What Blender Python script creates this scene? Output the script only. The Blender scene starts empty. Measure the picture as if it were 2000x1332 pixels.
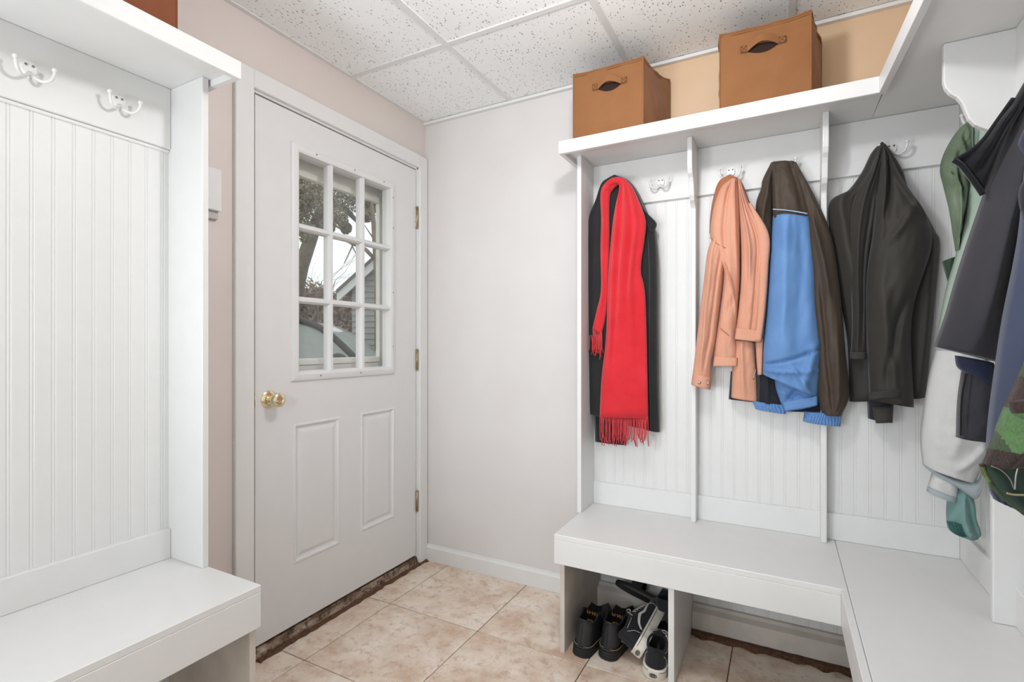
import bpy, bmesh, math, random
import numpy as np
from mathutils import Vector, Matrix, noise
random.seed(7)
scene = bpy.context.scene
PI = math.pi

# ---------------------------------------------------------------- camera, sky, lights, exposure
CAM = Vector((1.7116, -2.2029, 1.165)); FPX = 989.0; YAW = math.radians(-28.15); PY = 672.0
cd = bpy.data.cameras.new('camera'); cd.sensor_width = 36; cd.lens = FPX / 2000 * 36
cd.shift_y = (PY - 666) / 2000; cd.clip_start = .02; cd.clip_end = 200
co = bpy.data.objects.new('camera', cd); scene.collection.objects.link(co)
co.location = CAM; co.rotation_euler = (PI / 2, 0, -YAW); scene.camera = co

w = bpy.data.worlds.new('overcast_sky'); scene.world = w; w.use_nodes = True
bg = w.node_tree.nodes['Background']; bg.inputs[0].default_value = (.88, .94, .98, 1); bg.inputs[1].default_value = 1.12

def area(name, loc, target, size, power, col=(1, 1, 1), shape='DISK', sy=None):
    l = bpy.data.lights.new(name, 'AREA'); l.shape = shape; l.size = size
    if sy: l.size_y = sy
    l.energy = power; l.color = col
    o = bpy.data.objects.new(name, l); scene.collection.objects.link(o)
    o.location = loc; d = Vector(target) - Vector(loc); o.rotation_euler = d.to_track_quat('-Z', 'Y').to_euler()
    return o
# unseen soft fill lamp added behind the camera to even out the light
area('rear_fill', (1.1, -3.9, 1.3), (1.1, 0, 1.15), 2.1, 6, (.86, .935, 1), 'RECTANGLE', 2.1)
# the photographer's flash umbrella on a low stand, turned up towards the ceiling
area('flash_umbrella', (.4, -3.0, .95), (1.6, -2.15, 2.15), .6, 21, (.86, .94, 1))
# second flash head pointed at the back wall
l = bpy.data.lights.new('flash_head', 'SPOT'); l.energy = 40; l.color = (.9, .95, 1); l.spot_size = math.radians(72); l.spot_blend = 1; l.shadow_soft_size = .12
o = bpy.data.objects.new('flash_head', l); scene.collection.objects.link(o); o.location = (1.1, -2.6, 1.35)
o.rotation_euler = (Vector((.75, 0, 1.25)) - Vector(o.location)).to_track_quat('-Z', 'Y').to_euler()

vs = scene.view_settings
vs.view_transform = 'Standard'; vs.look = 'None'; vs.gamma = 1; vs.use_curve_mapping = False; vs.exposure = 0.2

# ---------------------------------------------------------------- pixel helpers (2000 x 1332 frame)
FWD = Vector((math.sin(YAW), math.cos(YAW), 0)); RGT = Vector((math.cos(YAW), -math.sin(YAW), 0)); UP = Vector((0, 0, 1))
def ray(x, y): return RGT * ((x - 1000) / FPX) + UP * (-(y - PY) / FPX) + FWD
def on_axis(x, y, ax, val):
    d = ray(x, y); return CAM + d * ((val - CAM[ax]) / d[ax])
def at_depth(x, y, dep): return CAM + ray(x, y) * dep

# ---------------------------------------------------------------- materials
def lin(h):
    h = h.lstrip('#'); c = [int(h[i:i + 2], 16) / 255 for i in (0, 2, 4)]
    return tuple(((v / 12.92) if v <= .04045 else ((v + .055) / 1.055) ** 2.4) for v in c) + (1,)
class NT:
    def __init__(s, name):
        s.m = bpy.data.materials.new(name); s.m.use_nodes = True; s.t = s.m.node_tree; s.n = s.t.nodes
        s.b = s.n['Principled BSDF']; s._co = None
    def node(s, typ, **kw):
        n = s.n.new(typ)
        for k, v in kw.items():
            if k.startswith('i_'): n.inputs[k[2:].replace('_', ' ')].default_value = v
            else: setattr(n, k, v)
        return n
    def link(s, a, b): s.t.links.new(a, b)
    def co(s):
        if s._co is None: s._co = s.node('ShaderNodeTexCoord')
        return s._co.outputs['Object']
    def noise(s, scale, detail=4, rough=.55, vec=None, stretch=None):
        n = s.node('ShaderNodeTexNoise'); n.inputs['Scale'].default_value = scale
        n.inputs['Detail'].default_value = detail; n.inputs['Roughness'].default_value = rough
        v = vec or s.co()
        if stretch:
            mp = s.node('ShaderNodeMapping'); mp.inputs['Scale'].default_value = stretch; s.link(v, mp.inputs[0]); v = mp.outputs[0]
        s.link(v, n.inputs['Vector']); return n.outputs['Fac']
    def ramp(s, fac, stops):
        r = s.node('ShaderNodeValToRGB'); e = r.color_ramp.elements
        while len(e) < len(stops): e.new(.5)
        for k, (p, c) in enumerate(stops): e[k].position = p; e[k].color = c
        s.link(fac, r.inputs[0]); return r.outputs[0]
    def mix(s, fac, a, b, mode='MIX'):
        m = s.node('ShaderNodeMix', data_type='RGBA', blend_type=mode)
        for sock, v in ((m.inputs[0], fac), (m.inputs[6], a), (m.inputs[7], b)):
            if isinstance(v, (tuple, float, int)): sock.default_value = v
            else: s.link(v, sock)
        return m.outputs[2]
    def math(s, op, a, b=None, c=None):
        m = s.node('ShaderNodeMath', operation=op)
        for k, v in enumerate((a, b, c)):
            if v is None: continue
            if isinstance(v, (int, float)): m.inputs[k].default_value = v
            else: s.link(v, m.inputs[k])
        return m.outputs[0]
    def bump(s, h, strength=.3, dist=.002):
        b = s.node('ShaderNodeBump'); b.inputs['Strength'].default_value = strength; b.inputs['Distance'].default_value = dist
        s.link(h, b.inputs['Height']); s.link(b.outputs[0], s.b.inputs['Normal'])
    def base(s, c):
        if isinstance(c, tuple): s.b.inputs['Base Color'].default_value = c
        else: s.link(c, s.b.inputs['Base Color'])
    def rough(s, v): s.b.inputs['Roughness'].default_value = v
def plain(name, h, rough=.5, metal=0, var=.04, nscale=14, bump=0, bscale=200, stretch=None):
    t = NT(name); c = lin(h)
    lo = tuple(v * (1 - var) for v in c[:3]) + (1,); hi = tuple(min(1, v * (1 + var)) for v in c[:3]) + (1,)
    t.base(t.ramp(t.noise(nscale, stretch=stretch), [(.3, lo), (.7, hi)])); t.rough(rough); t.b.inputs['Metallic'].default_value = metal
    if bump: t.bump(t.noise(bscale, 3), bump, .001)
    return t.m
def fabric(name, h, rough=.9, var=.08, weave=900, bump=.35, sheen=.15, h2=None):
    t = NT(name); c = lin(h); d = lin(h2) if h2 else tuple(v * (1 - var) for v in c[:3]) + (1,)
    n = t.noise(9, 5); f = t.noise(weave, 2)
    col = t.ramp(n, [(.3, d), (.7, c)])
    g = tuple(v * .86 for v in (1, 1, 1)) + (1,)
    t.base(t.mix(1.0, col, t.ramp(f, [(.35, g), (.65, (1, 1, 1, 1))]), 'MULTIPLY')); t.rough(rough)
    t.b.inputs['Sheen Weight'].default_value = sheen; t.b.inputs['Specular IOR Level'].default_value = .25
    hh = t.math('ADD', t.math('MULTIPLY', f, .35), t.noise(60, 4)); t.bump(hh, bump, .0015)
    return t.m
M = {}
M['white'] = plain('white_paint', '#dfdedc', .42, var=.015, bump=.12, bscale=70)
M['white2'] = plain('white_door_paint', '#dcdbda', .38, var=.012)
M['hookwhite'] = plain('white_enamel', '#e2e1de', .3)
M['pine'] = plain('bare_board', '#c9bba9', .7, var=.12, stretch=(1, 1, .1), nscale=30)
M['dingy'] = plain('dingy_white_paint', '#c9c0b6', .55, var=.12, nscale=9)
M['dark'] = plain('dark_gap', '#2b2522', .9)
M['screw'] = plain('screw_metal', '#6d6a66', .4, .8)
M['black_plastic'] = plain('black_plastic', '#161616', .5)
def m_wall(tan):
    t = NT('wall_paint_with_warm_light' if tan else 'taupe_wall_paint')
    n = t.noise(3.5, 3)
    a = t.ramp(n, [(.3, lin('#d5d0ce' if tan else '#d6cbc5')), (.7, lin('#d9d5d3' if tan else '#d9cfc9'))])
    if tan:      # warm light above the coat shelf, put into the wall colour as tan
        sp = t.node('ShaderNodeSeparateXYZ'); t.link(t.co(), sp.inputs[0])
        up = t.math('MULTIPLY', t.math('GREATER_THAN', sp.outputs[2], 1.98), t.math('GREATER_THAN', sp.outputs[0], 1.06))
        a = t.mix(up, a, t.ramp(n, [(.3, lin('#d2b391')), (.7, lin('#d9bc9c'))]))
    t.base(a); t.rough(.6); t.bump(t.noise(90, 3), .12, .001); return t.m
M['wall'] = m_wall(False); M['wall_warm_light'] = m_wall(True)
def m_ceiltile():
    t = NT('pitted_ceiling_tile'); v = t.node('ShaderNodeTexVoronoi'); v.inputs['Scale'].default_value = 135
    mp = t.node('ShaderNodeMapping'); mp.inputs['Scale'].default_value = (1, .5, 1); mp.inputs['Rotation'].default_value = (0, 0, .6)
    dn = t.node('ShaderNodeTexNoise'); dn.inputs['Scale'].default_value = 60; t.link(t.co(), dn.inputs['Vector'])
    ad = t.node('ShaderNodeVectorMath', operation='MULTIPLY_ADD'); t.link(dn.outputs['Color'], ad.inputs[0]); ad.inputs[1].default_value = (.008, .008, 0); t.link(t.co(), ad.inputs[2])
    t.link(ad.outputs[0], mp.inputs[0]); t.link(mp.outputs[0], v.inputs['Vector'])
    sep = t.node('ShaderNodeSeparateColor'); t.link(v.outputs['Color'], sep.inputs[0])
    rad = t.math('MULTIPLY', t.math('SUBTRACT', sep.outputs[0], .22), .42)
    pit = t.math('LESS_THAN', v.outputs['Distance'], rad)
    n = t.noise(120, 3)
    a = t.ramp(n, [(.3, lin('#f1f1ef')), (.7, lin('#f6f6f5'))])
    t.base(t.mix(pit, a, lin('#9b9890'))); t.rough(.9)
    t.bump(t.math('SUBTRACT', t.math('MULTIPLY', n, .4), pit), .5, .002); return t.m
M['ceil'] = m_ceiltile()
def m_floor():
    t = NT('mottled_stone_tile'); oi = t.node('ShaderNodeObjectInfo')
    cm = t.node('ShaderNodeCombineXYZ'); t.link(t.math('MULTIPLY', oi.outputs['Random'], 37), cm.inputs[2])
    ad = t.node('ShaderNodeVectorMath', operation='ADD'); t.link(t.co(), ad.inputs[0]); t.link(cm.outputs[0], ad.inputs[1]); v = ad.outputs[0]
    n1 = t.noise(7, 6, .62, v); n2 = t.noise(26, 6, .7, v); n3 = t.noise(70, 4, .6, v)
    a = t.ramp(n1, [(.32, lin('#cbad96')), (.5, lin('#e0cebb')), (.68, lin('#eee2d5'))])
    a = t.mix(t.ramp(n2, [(.52, (0, 0, 0, 1)), (.7, (.75, .75, .75, 1))]), a, lin('#b5917b'))
    a = t.mix(t.ramp(n2, [(.28, (.7, .7, .7, 1)), (.42, (0, 0, 0, 1))]), a, lin('#e6d9cb'))
    a = t.mix(t.ramp(n3, [(.62, (0, 0, 0, 1)), (.75, (.55, .55, .55, 1))]), a, lin('#7d5a46'))
    t.base(a); t.rough(.42); t.bump(n2, .12, .001); return t.m
M['floor'] = m_floor()
M['grout'] = plain('dark_grout', '#5a4438', .9, var=.2, nscale=60)
def m_rot():
    t = NT('rotted_sill_wood'); n = t.noise(20, 8, .75, stretch=(1, .15, 1)); n2 = t.noise(45, 5)
    a = t.ramp(n, [(.3, lin('#3a2a20')), (.48, lin('#6d5543')), (.6, lin('#a89684')), (.72, lin('#d5cabb'))])
    t.base(t.mix(t.ramp(n2, [(.5, (0, 0, 0, 1)), (.62, (.8, .8, .8, 1))]), a, lin('#3b2b20'))); t.rough(.95)
    t.bump(t.math('ADD', n, n2), .9, .008); return t.m
M['rot'] = m_rot()
M['dirt'] = plain('dirt', '#5c3f2c', .95, var=.35, nscale=90, bump=.8, bscale=120)
M['brass'] = plain('polished_brass', '#e2d6b4', .14, 1.0, var=.03)
M['hinge'] = plain('tarnished_brass', '#a39678', .35, .9, var=.15, nscale=80)
M['glass'] = (lambda t: t.m)(NT('window_glass'))
def m_glass():
    t = NT('clear_pane'); tr = t.node('ShaderNodeBsdfTransparent'); gl = t.node('ShaderNodeBsdfGlossy'); gl.inputs['Roughness'].default_value = .02
    tr.inputs[0].default_value = (.99, .99, .985, 1)
    fr = t.node('ShaderNodeLayerWeight'); fr.inputs[0].default_value = .5
    mx = t.node('ShaderNodeMixShader'); t.link(t.math('MULTIPLY_ADD', t.math('POWER', fr.outputs['Facing'], 5), .6, .04), mx.inputs[0]); t.link(tr.outputs[0], mx.inputs[1]); t.link(gl.outputs[0], mx.inputs[2])
    t.link(mx.outputs[0], t.n['Material Output'].inputs['Surface']); return t.m
M['glass'] = m_glass()

# ---------------------------------------------------------------- object helpers
COL = scene.collection; WPOS = {}
def tag(o, label=None, cat=None, group=None, kind=None):
    for k, v in (('label', label), ('category', cat), ('group', group), ('kind', kind)):
        if v: o[k] = v
    return o
def thing(name, loc, label=None, cat=None, group=None, kind=None):
    o = bpy.data.objects.new(name, None); o.empty_display_size = .05; COL.objects.link(o); o.location = loc; WPOS[o] = Vector(loc)
    return tag(o, label, cat, group, kind)
def obj(name, me, mat, parent=None, loc=None, label=None):
    """mesh in world coordinates (or placed at loc in world coordinates)"""
    if isinstance(me, bmesh.types.BMesh):
        bm = me; me = bpy.data.meshes.new(name); bm.to_mesh(me); bm.free()
    if mat is not None and not me.materials: me.materials.append(M[mat] if isinstance(mat, str) else mat)
    o = bpy.data.objects.new(name, me); COL.objects.link(o)
    wl = Vector(loc) if loc is not None else Vector((0, 0, 0)); WPOS[o] = wl
    if parent: o.parent = parent; o.location = wl - WPOS[parent]
    else: o.location = wl
    if label: o['label'] = label
    return o
def smooth(bm, ang=35):
    for f in bm.faces: f.smooth = True
    for e in bm.edges:
        if len(e.link_faces) == 2 and e.calc_face_angle(0) > math.radians(ang): e.smooth = False
    return bm
def box(x0, x1, y0, y1, z0, z1, bev=.002, seg=1):
    bm = bmesh.new(); bmesh.ops.create_cube(bm, size=1)
    for v in bm.verts: v.co = Vector((x0 + (v.co.x + .5) * (x1 - x0), y0 + (v.co.y + .5) * (y1 - y0), z0 + (v.co.z + .5) * (z1 - z0)))
    if bev: bmesh.ops.bevel(bm, geom=bm.edges[:], offset=min(bev, .45 * min(x1 - x0, y1 - y0, z1 - z0)), segments=seg, affect='EDGES', profile=.5)
    return bm
def join(*bms):
    out = bmesh.new()
    for b in bms:
        me = bpy.data.meshes.new('t'); b.to_mesh(me); b.free(); out.from_mesh(me); bpy.data.meshes.remove(me)
    return out
def prism(pts, axis, a, b, bev=0, seg=2):
    """pts 2D in the plane perpendicular to axis (order: remaining axes), extruded a..b"""
    bm = bmesh.new(); rem = [i for i in range(3) if i != axis]
    def mk(p, t):
        c = [0, 0, 0]; c[rem[0]] = p[0]; c[rem[1]] = p[1]; c[axis] = t; return bm.verts.new(c)
    A = [mk(p, a) for p in pts]; B = [mk(p, b) for p in pts]; n = len(pts)
    bm.faces.new(A); bm.faces.new(B[::-1])
    for i in range(n): bm.faces.new((A[i], B[i], B[(i + 1) % n], A[(i + 1) % n]))
    bmesh.ops.recalc_face_normals(bm, faces=bm.faces[:])
    if bev: bmesh.ops.bevel(bm, geom=[e for e in bm.edges if e.calc_face_angle(0) > .6], offset=bev, segments=seg, affect='EDGES', profile=.5)
    return bm
def tube(pts, r, n=8, closed=False, bm=None, caps=True):
    bm = bm or bmesh.new(); pts = [Vector(p) for p in pts]; N = len(pts)
    rs = r if isinstance(r, (list, tuple)) else [r] * N
    rings = []; prev = None
    for i, p in enumerate(pts):
        if closed: t = (pts[(i + 1) % N] - pts[i - 1])
        else: t = pts[min(i + 1, N - 1)] - pts[max(i - 1, 0)]
        t.normalize()
        if prev is None:
            a = Vector((0, 0, 1)) if abs(t.z) < .9 else Vector((1, 0, 0)); u = t.cross(a).normalized()
        else:
            u = prev - t * prev.dot(t); u.normalize()
        prev = u; v = t.cross(u)
        rings.append([bm.verts.new(p + (u * math.cos(2 * PI * k / n) + v * math.sin(2 * PI * k / n)) * rs[i]) for k in range(n)])
    for i in range(N - (0 if closed else 1)):
        a, b = rings[i], rings[(i + 1) % N]
        for k in range(n): f = bm.faces.new((a[k], a[(k + 1) % n], b[(k + 1) % n], b[k])); f.smooth = True
    if caps and not closed: bm.faces.new(rings[0][::-1]); bm.faces.new(rings[-1])
    return bm
def lathe(prof, n=24, org=(0, 0, 0), axis=Vector((0, 0, 1))):
    bm = bmesh.new(); q = Vector((0, 0, 1)).rotation_difference(Vector(axis)); org = Vector(org); rings = []
    for r, z in prof:
        rings.append([bm.verts.new(org + q @ Vector((max(r, 1e-5) * math.cos(2 * PI * k / n), max(r, 1e-5) * math.sin(2 * PI * k / n), z))) for k in range(n)])
    for a, b in zip(rings, rings[1:]):
        for k in range(n): bm.faces.new((a[k], a[(k + 1) % n], b[(k + 1) % n], b[k]))
    bm.faces.new(rings[0][::-1]); bm.faces.new(rings[-1])
    bmesh.ops.recalc_face_normals(bm, faces=bm.faces[:]); return smooth(bm)
def sphere(c, r, sc=(1, 1, 1), u=14, v=10):
    bm = bmesh.new(); bmesh.ops.create_uvsphere(bm, u_segments=u, v_segments=v, radius=r)
    for q in bm.verts: q.co = Vector((q.co.x * sc[0], q.co.y * sc[1], q.co.z * sc[2])) + Vector(c)
    for f in bm.faces: f.smooth = True
    return bm
def cr(P, n):
    """Catmull-Rom resample of a list of vectors/tuples to n points"""
    P = [np.array(p, float) for p in P]; K = len(P) - 1; out = []
    for i in range(n):
        s = i / (n - 1) * K; k = min(int(s), K - 1); t = s - k
        p0 = P[k - 1] if k > 0 else 2 * P[0] - P[1]; p1 = P[k]; p2 = P[k + 1]; p3 = P[k + 2] if k + 2 <= K else 2 * P[K] - P[K - 1]
        out.append(.5 * ((2 * p1) + (-p0 + p2) * t + (2 * p0 - 5 * p1 + 4 * p2 - p3) * t * t + (-p0 + 3 * p1 - 3 * p2 + p3) * t ** 3))
    return out

# ---------------------------------------------------------------- room shell
CZ = 2.36; XR = 2.25; YF = -4.0
def struct(name, bm, mat): return tag(obj(name, bm, mat), kind='structure')
DY0, DY1, DZ0, DZ1 = -1.007, -.0826, .05, 2.084          # door slab
wl = join(box(-.13, 0, YF, DY0 - .03, 0, CZ + .1, 0), box(-.13, 0, DY1 + .02, .12, 0, CZ + .1, 0), box(-.13, 0, DY0 - .03, DY1 + .02, DZ1 + .025, CZ + .1, 0))
struct('wall_left', wl, 'wall')
struct('wall_back', box(0, XR + .12, 0, .12, 0, CZ + .1, 0), 'wall_warm_light')
struct('wall_right', box(XR, XR + .12, YF, 0, 0, CZ + .1, 0), 'wall_warm_light')

# floor: 18 inch stone tiles with dark joints
fl = struct('floor', box(-.13, XR + .12, YF, .12, -.05, -.003, 0), 'grout')
TS = .462; gx = [.155 + TS * k for k in range(-1, 6)]; gy = [-.455 + TS * k for k in range(-7, 2)]
gx[0] = -.03
tile_cache = {}
for i in range(len(gx) - 1):
    for j in range(len(gy) - 1):
        x0, x1, y0, y1 = max(gx[i], -.02), min(gx[i + 1], XR), gy[j], min(gy[j + 1], 0)
        if x1 - x0 < .02 or y1 - y0 < .02: continue
        key = (round(x1 - x0, 3), round(y1 - y0, 3))
        if key not in tile_cache:
            b = box(-(x1 - x0) / 2 + .0016, (x1 - x0) / 2 - .0016, -(y1 - y0) / 2 + .0016, (y1 - y0) / 2 - .0016, -.01, 0, .0015)
            me = bpy.data.meshes.new('floor_tile'); b.to_mesh(me); b.free(); me.materials.append(M['floor']); tile_cache[key] = me
        obj('floor_tile', tile_cache[key], None, fl, ((x0 + x1) / 2, (y0 + y1) / 2, random.uniform(-.0008, .0003)))

# ceiling: lay-in tiles in a white T-bar grid
ce = struct('ceiling', box(-.13, XR + .12, YF, .12, CZ + .03, CZ + .06, 0), 'white')
cgx = [0, .53, 1.13, 1.74, XR]; cgy = [0, -.545, -1.155, -1.765, -2.375, -2.985, -3.595, YF]
for i in range(len(cgx) - 1):
    for j in range(len(cgy) - 1):
        a, b_, c, d = cgx[i], cgx[i + 1], cgy[j + 1], cgy[j]
        if (i, j) == (1, 2): continue      # opening of the light fixture
        obj('ceiling_tile', box(a - (a + b_) / 2 + .004, b_ - (a + b_) / 2 - .004, c - (c + d) / 2 + .004, d - (c + d) / 2 - .004, 0, .014, .003), 'ceil', ce, ((a + b_) / 2, (c + d) / 2, CZ + .002))
for x in cgx[1:-1]: obj('grid_bar', box(x - .012, x + .012, YF, 0, CZ - .002, CZ + .0025, .0006), 'white', ce)
for y in cgy[1:-1]: obj('grid_bar', box(0, XR, y - .012, y + .012, CZ - .0022, CZ + .0024, .0006), 'white', ce)
obj('wall_angle', box(0, .02, YF, 0, CZ - .002, CZ + .0025, .0006), 'white', ce)
obj('wall_angle', box(0, XR, -.02, 0, CZ - .014, CZ - .0005, .0006), 'white', ce)
obj('wall_angle', box(XR - .02, XR, YF, 0, CZ - .002, CZ + .0025, .0006), 'white', ce)

# ceiling light fixture (above the picture) and its lamp
def ceiling_light(x, y, power, sz=.34):
    t = thing('ceiling_light', (x, y, CZ - .07), 'round white flush-mount ceiling light above the room', 'light')
    obj('base', lathe([(.0, .07), (.17, .07), (.17, .055), (.15, .05), (0, .05)], 32, (x, y, CZ - .07)), 'white', t)
    l = bpy.data.lights.new('lamp', 'POINT'); l.energy = power; l.color = (.96, .97, 1); l.shadow_soft_size = .06
    a = bpy.data.objects.new('lamp', l); COL.objects.link(a); a.parent = t; a.location = (0, 0, -.10)
    return t
ceiling_light(1.32, -1.15, 18)

# ---------------------------------------------------------------- baseboards, casing, sill
def base_prof(o, h, t): return [(o, 0), (o - t, 0), (o - t, h * .8), (o - t * .55, h * .9), (o - t * .4, h), (o, h)]
struct('baseboard_back', prism(base_prof(0, .088, .014), 0, 0.0, .966), 'white')
struct('baseboard_left', box(0, .014, -1.285, -1.095, 0, .088, .003), 'white')
YL0, YL1 = -1.094, -1.022; YR0, YR1 = -.070, -.004; ZC0, ZC1 = 2.098, 2.166
struct('trim_1', box(0, .02, YL0, YL1, 0, ZC1, .003), 'white')
struct('trim_2', box(0, .018, YR0, YR1, 0, ZC1 - .0005, .003), 'white')
struct('trim_3', box(0, .0195, YL1, YR0, ZC0, ZC1, .003), 'white')
# jambs and stops
jm = join(box(-.125, .004, DY0 - .03, DY0 - .006, 0, DZ1 + .02, .001), box(-.125, .004, DY1 + .005, DY1 + .02, 0, DZ1 + .02, .001), box(-.125, .004, DY0 - .03, DY1 + .02, DZ1 + .005, DZ1 + .026, .001))
struct('trim_4', jm, 'white')
sl = bmesh.new()
def rough_bar(x0, x1, y0, y1, z0, z1, amp, n=70, seed=0):
    bm = bmesh.new(); rows = []
    for i in range(n + 1):
        y = y0 + (y1 - y0) * i / n; k = noise.noise(Vector((y * 22, seed, 0))) * amp; q = noise.noise(Vector((y * 31, seed + 9, 3))) * amp
        rows.append([bm.verts.new(c) for c in ((x0, y, z0), (x1 + k, y, z0), (x1 + q * .7 - .003, y, z1 * .55 + q * .4), (x1 - .012 + k * .5, y, z1 + q * .4), (x0, y, z1))])
    for a, b in zip(rows, rows[1:]):
        for k in range(4): bm.faces.new((a[k], a[k + 1], b[k + 1], b[k]))
    bm.faces.new(rows[0]); bm.faces.new(rows[-1][::-1]); bmesh.ops.recalc_face_normals(bm, faces=bm.faces[:]); return bm
struct('trim_5', rough_bar(-.125, .012, DY0 - .006, DY1 + .005, 0, .040, .012, seed=3), 'rot')
struct('trim_6', rough_bar(0, .03, DY0, -.02, 0, .008, .016, seed=8), 'dirt')

# ---------------------------------------------------------------- door
door = thing('door_1', (0, (DY0 + DY1) / 2, DZ0), kind='structure')
GY0, GY1, GZ0, GZ1 = -.825, -.284, 1.048, 1.934            # glazing
PAN = [(-.842, -.602, .290, .848), (-.478, -.248, .300, .850)]
def door_slab():
    bm = bmesh.new()
    ys = sorted({DY0, DY1, GY0, GY1, *[v for p in PAN for v in p[:2]]}); zs = sorted({DZ0, DZ1, GZ0, GZ1, *[v for p in PAN for v in p[2:]]})
    V = {}
    def vv(x, y, z):
        k = (round(x, 5), round(y, 5), round(z, 5))
        if k not in V: V[k] = bm.verts.new((x, y, z))
        return V[k]
    def hole(y, z):
        if GY0 < y < GY1 and GZ0 < z < GZ1: return 2
        for p in PAN:
            if p[0] < y < p[1] and p[2] < z < p[3]: return 1
        return 0
    for a, b in zip(ys, ys[1:]):
        for c, d in zip(zs, zs[1:]):
            h = hole((a + b) / 2, (c + d) / 2)
            if h == 0: bm.faces.new((vv(0, a, c), vv(0, b, c), vv(0, b, d), vv(0, a, d)))
            if h != 2: bm.faces.new((vv(-.044, a, c), vv(-.044, a, d), vv(-.044, b, d), vv(-.044, b, c)))
    def side(p, q): bm.faces.new((vv(0, *p), vv(-.044, *p), vv(-.044, *q), vv(0, *q)))
    for a, b in zip(ys, ys[1:]):
        side((a, DZ0), (b, DZ0)); side((a, DZ1), (b, DZ1))
        if GY0 <= a and b <= GY1: side((a, GZ0), (b, GZ0)); side((a, GZ1), (b, GZ1))
    for c, d in zip(zs, zs[1:]):
        side((DY0, c), (DY0, d)); side((DY1, c), (DY1, d))
        if GZ0 <= c and d <= GZ1: side((GY0, c), (GY0, d)); side((GY1, c), (GY1, d))
    bmesh.ops.recalc_face_normals(bm, faces=bm.faces[:]); return bm
obj('slab', door_slab(), 'white2', door)
def rings_panel(y0, y1, z0, z1, prof):
    bm = bmesh.new(); R = []
    for ins, x in prof: R.append([bm.verts.new(c) for c in ((x, y0 + ins, z0 + ins), (x, y1 - ins, z0 + ins), (x, y1 - ins, z1 - ins), (x, y0 + ins, z1 - ins))])
    for a, b in zip(R, R[1:]):
        for k in range(4): bm.faces.new((a[k], a[(k + 1) % 4], b[(k + 1) % 4], b[k]))
    bm.faces.new(R[-1]); bmesh.ops.recalc_face_normals(bm, faces=bm.faces[:])
    return bm
for p in PAN: obj('panel', rings_panel(*p, [(0, 0), (.004, .003), (.010, .003), (.016, -.005), (.024, -.007), (.040, -.0015), (.046, -.001)]), 'white2', door)
# glazing frame, muntins and nine panes
def frame_ring(y0, y1, z0, z1, prof):
    bm = bmesh.new(); R = []
    for ins, x in prof: R.append([bm.verts.new(c) for c in ((x, y0 + ins, z0 + ins), (x, y1 - ins, z0 + ins), (x, y1 - ins, z1 - ins), (x, y0 + ins, z1 - ins))])
    for a, b in zip(R, R[1:]):
        for k in range(4): bm.faces.new((a[k], a[(k + 1) % 4], b[(k + 1) % 4], b[k]))
    bmesh.ops.recalc_face_normals(bm, faces=bm.faces[:]); return bm
e = .032
gfr = obj('glazing_frame', frame_ring(GY0 - e, GY1 + e, GZ0 - e, GZ1 + e, [(0, 0), (.003, .008), (.012, .011), (.026, .013), (.034, .010), (.038, -.010), (.040, -.04)]), 'white2', door)
for s, t in ((.16, 1), (.55, 1), (.9, 1), (.2, 0), (.62, 0)):
    obj('screw_cap', sphere((.0135, GY0 + (GY1 - GY0) * s, GZ1 + .014 if t else GZ0 - .014), .003, (.4, 1, 1), 8, 6), 'screw', gfr)
for z in (.12, .42, .78, .95): obj('screw_cap', sphere((.0135, GY1 + .012, GZ0 + (GZ1 - GZ0) * z), .003, (.4, 1, 1), 8, 6), 'screw', gfr)
MY = [GY0 + (GY1 - GY0) * k / 3 for k in range(4)]; MZ = [GZ0 + (GZ1 - GZ0) * k / 3 for k in range(4)]
MY[1] -= .008; MY[2] -= .002
for y in MY[1:3]: obj('muntin', prism([(.006, y - .006), (-.006, y - .013), (-.03, y - .013), (-.03, y + .013), (-.006, y + .013), (.006, y + .006)], 2, GZ0, GZ1), 'white2', door)
for z in MZ[1:3]: obj('muntin', prism([(.0055, z - .006), (-.0065, z - .013), (-.0295, z - .013), (-.0295, z + .013), (-.0065, z + .013), (.0055, z + .006)], 1, GY0, GY1), 'white2', door)
for a, b in zip(MY, MY[1:]):
    for c, d in zip(MZ, MZ[1:]): obj('pane', box(-.020, -.016, a + .002, b - .002, c + .002, d - .002, 0), 'glass', door)
# knob
KY, KZ = -.951, .957
kn = obj('knob', lathe([(0, .0), (.013, .0), (.012, .018), (.014, .022), (.022, .030), (.026, .040), (.027, .052), (.025, .060), (.020, .064), (.010, .066), (.0095, .063), (0, .063)], 28, (.004, KY, KZ), Vector((1, 0, 0))), 'brass', door)
obj('rose', lathe([(0, 0), (.034, 0), (.033, .004), (.026, .009), (.016, .011), (0, .011)], 28, (.0, KY, KZ), Vector((1, 0, 0))), 'brass', kn)
obj('latch_plate', box(-.03, .001, DY0 - .0015, DY0 + .001, KZ - .03, KZ + .03, .0005), 'brass', door)
for z0, z1 in ((1.779, 1.888), (1.03, 1.135), (.282, .388)):
    h = obj('hinge', tube([(.006, DY1 + .003, z0), (.006, DY1 + .003, z1)], .0065, 10), 'hinge', door)
    obj('hinge_leaf', box(-.0015, .0025, DY1 - .003, DY1 + .018, z0 + .003, z1 - .003, .0008), 'hinge', h)
    obj('hinge_pin', join(sphere((.006, DY1 + .003, z1), .0075, (1, 1, .7), 10, 6), sphere((.006, DY1 + .003, z0), .0075, (1, 1, .7), 10, 6)), 'hinge', h)

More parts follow.
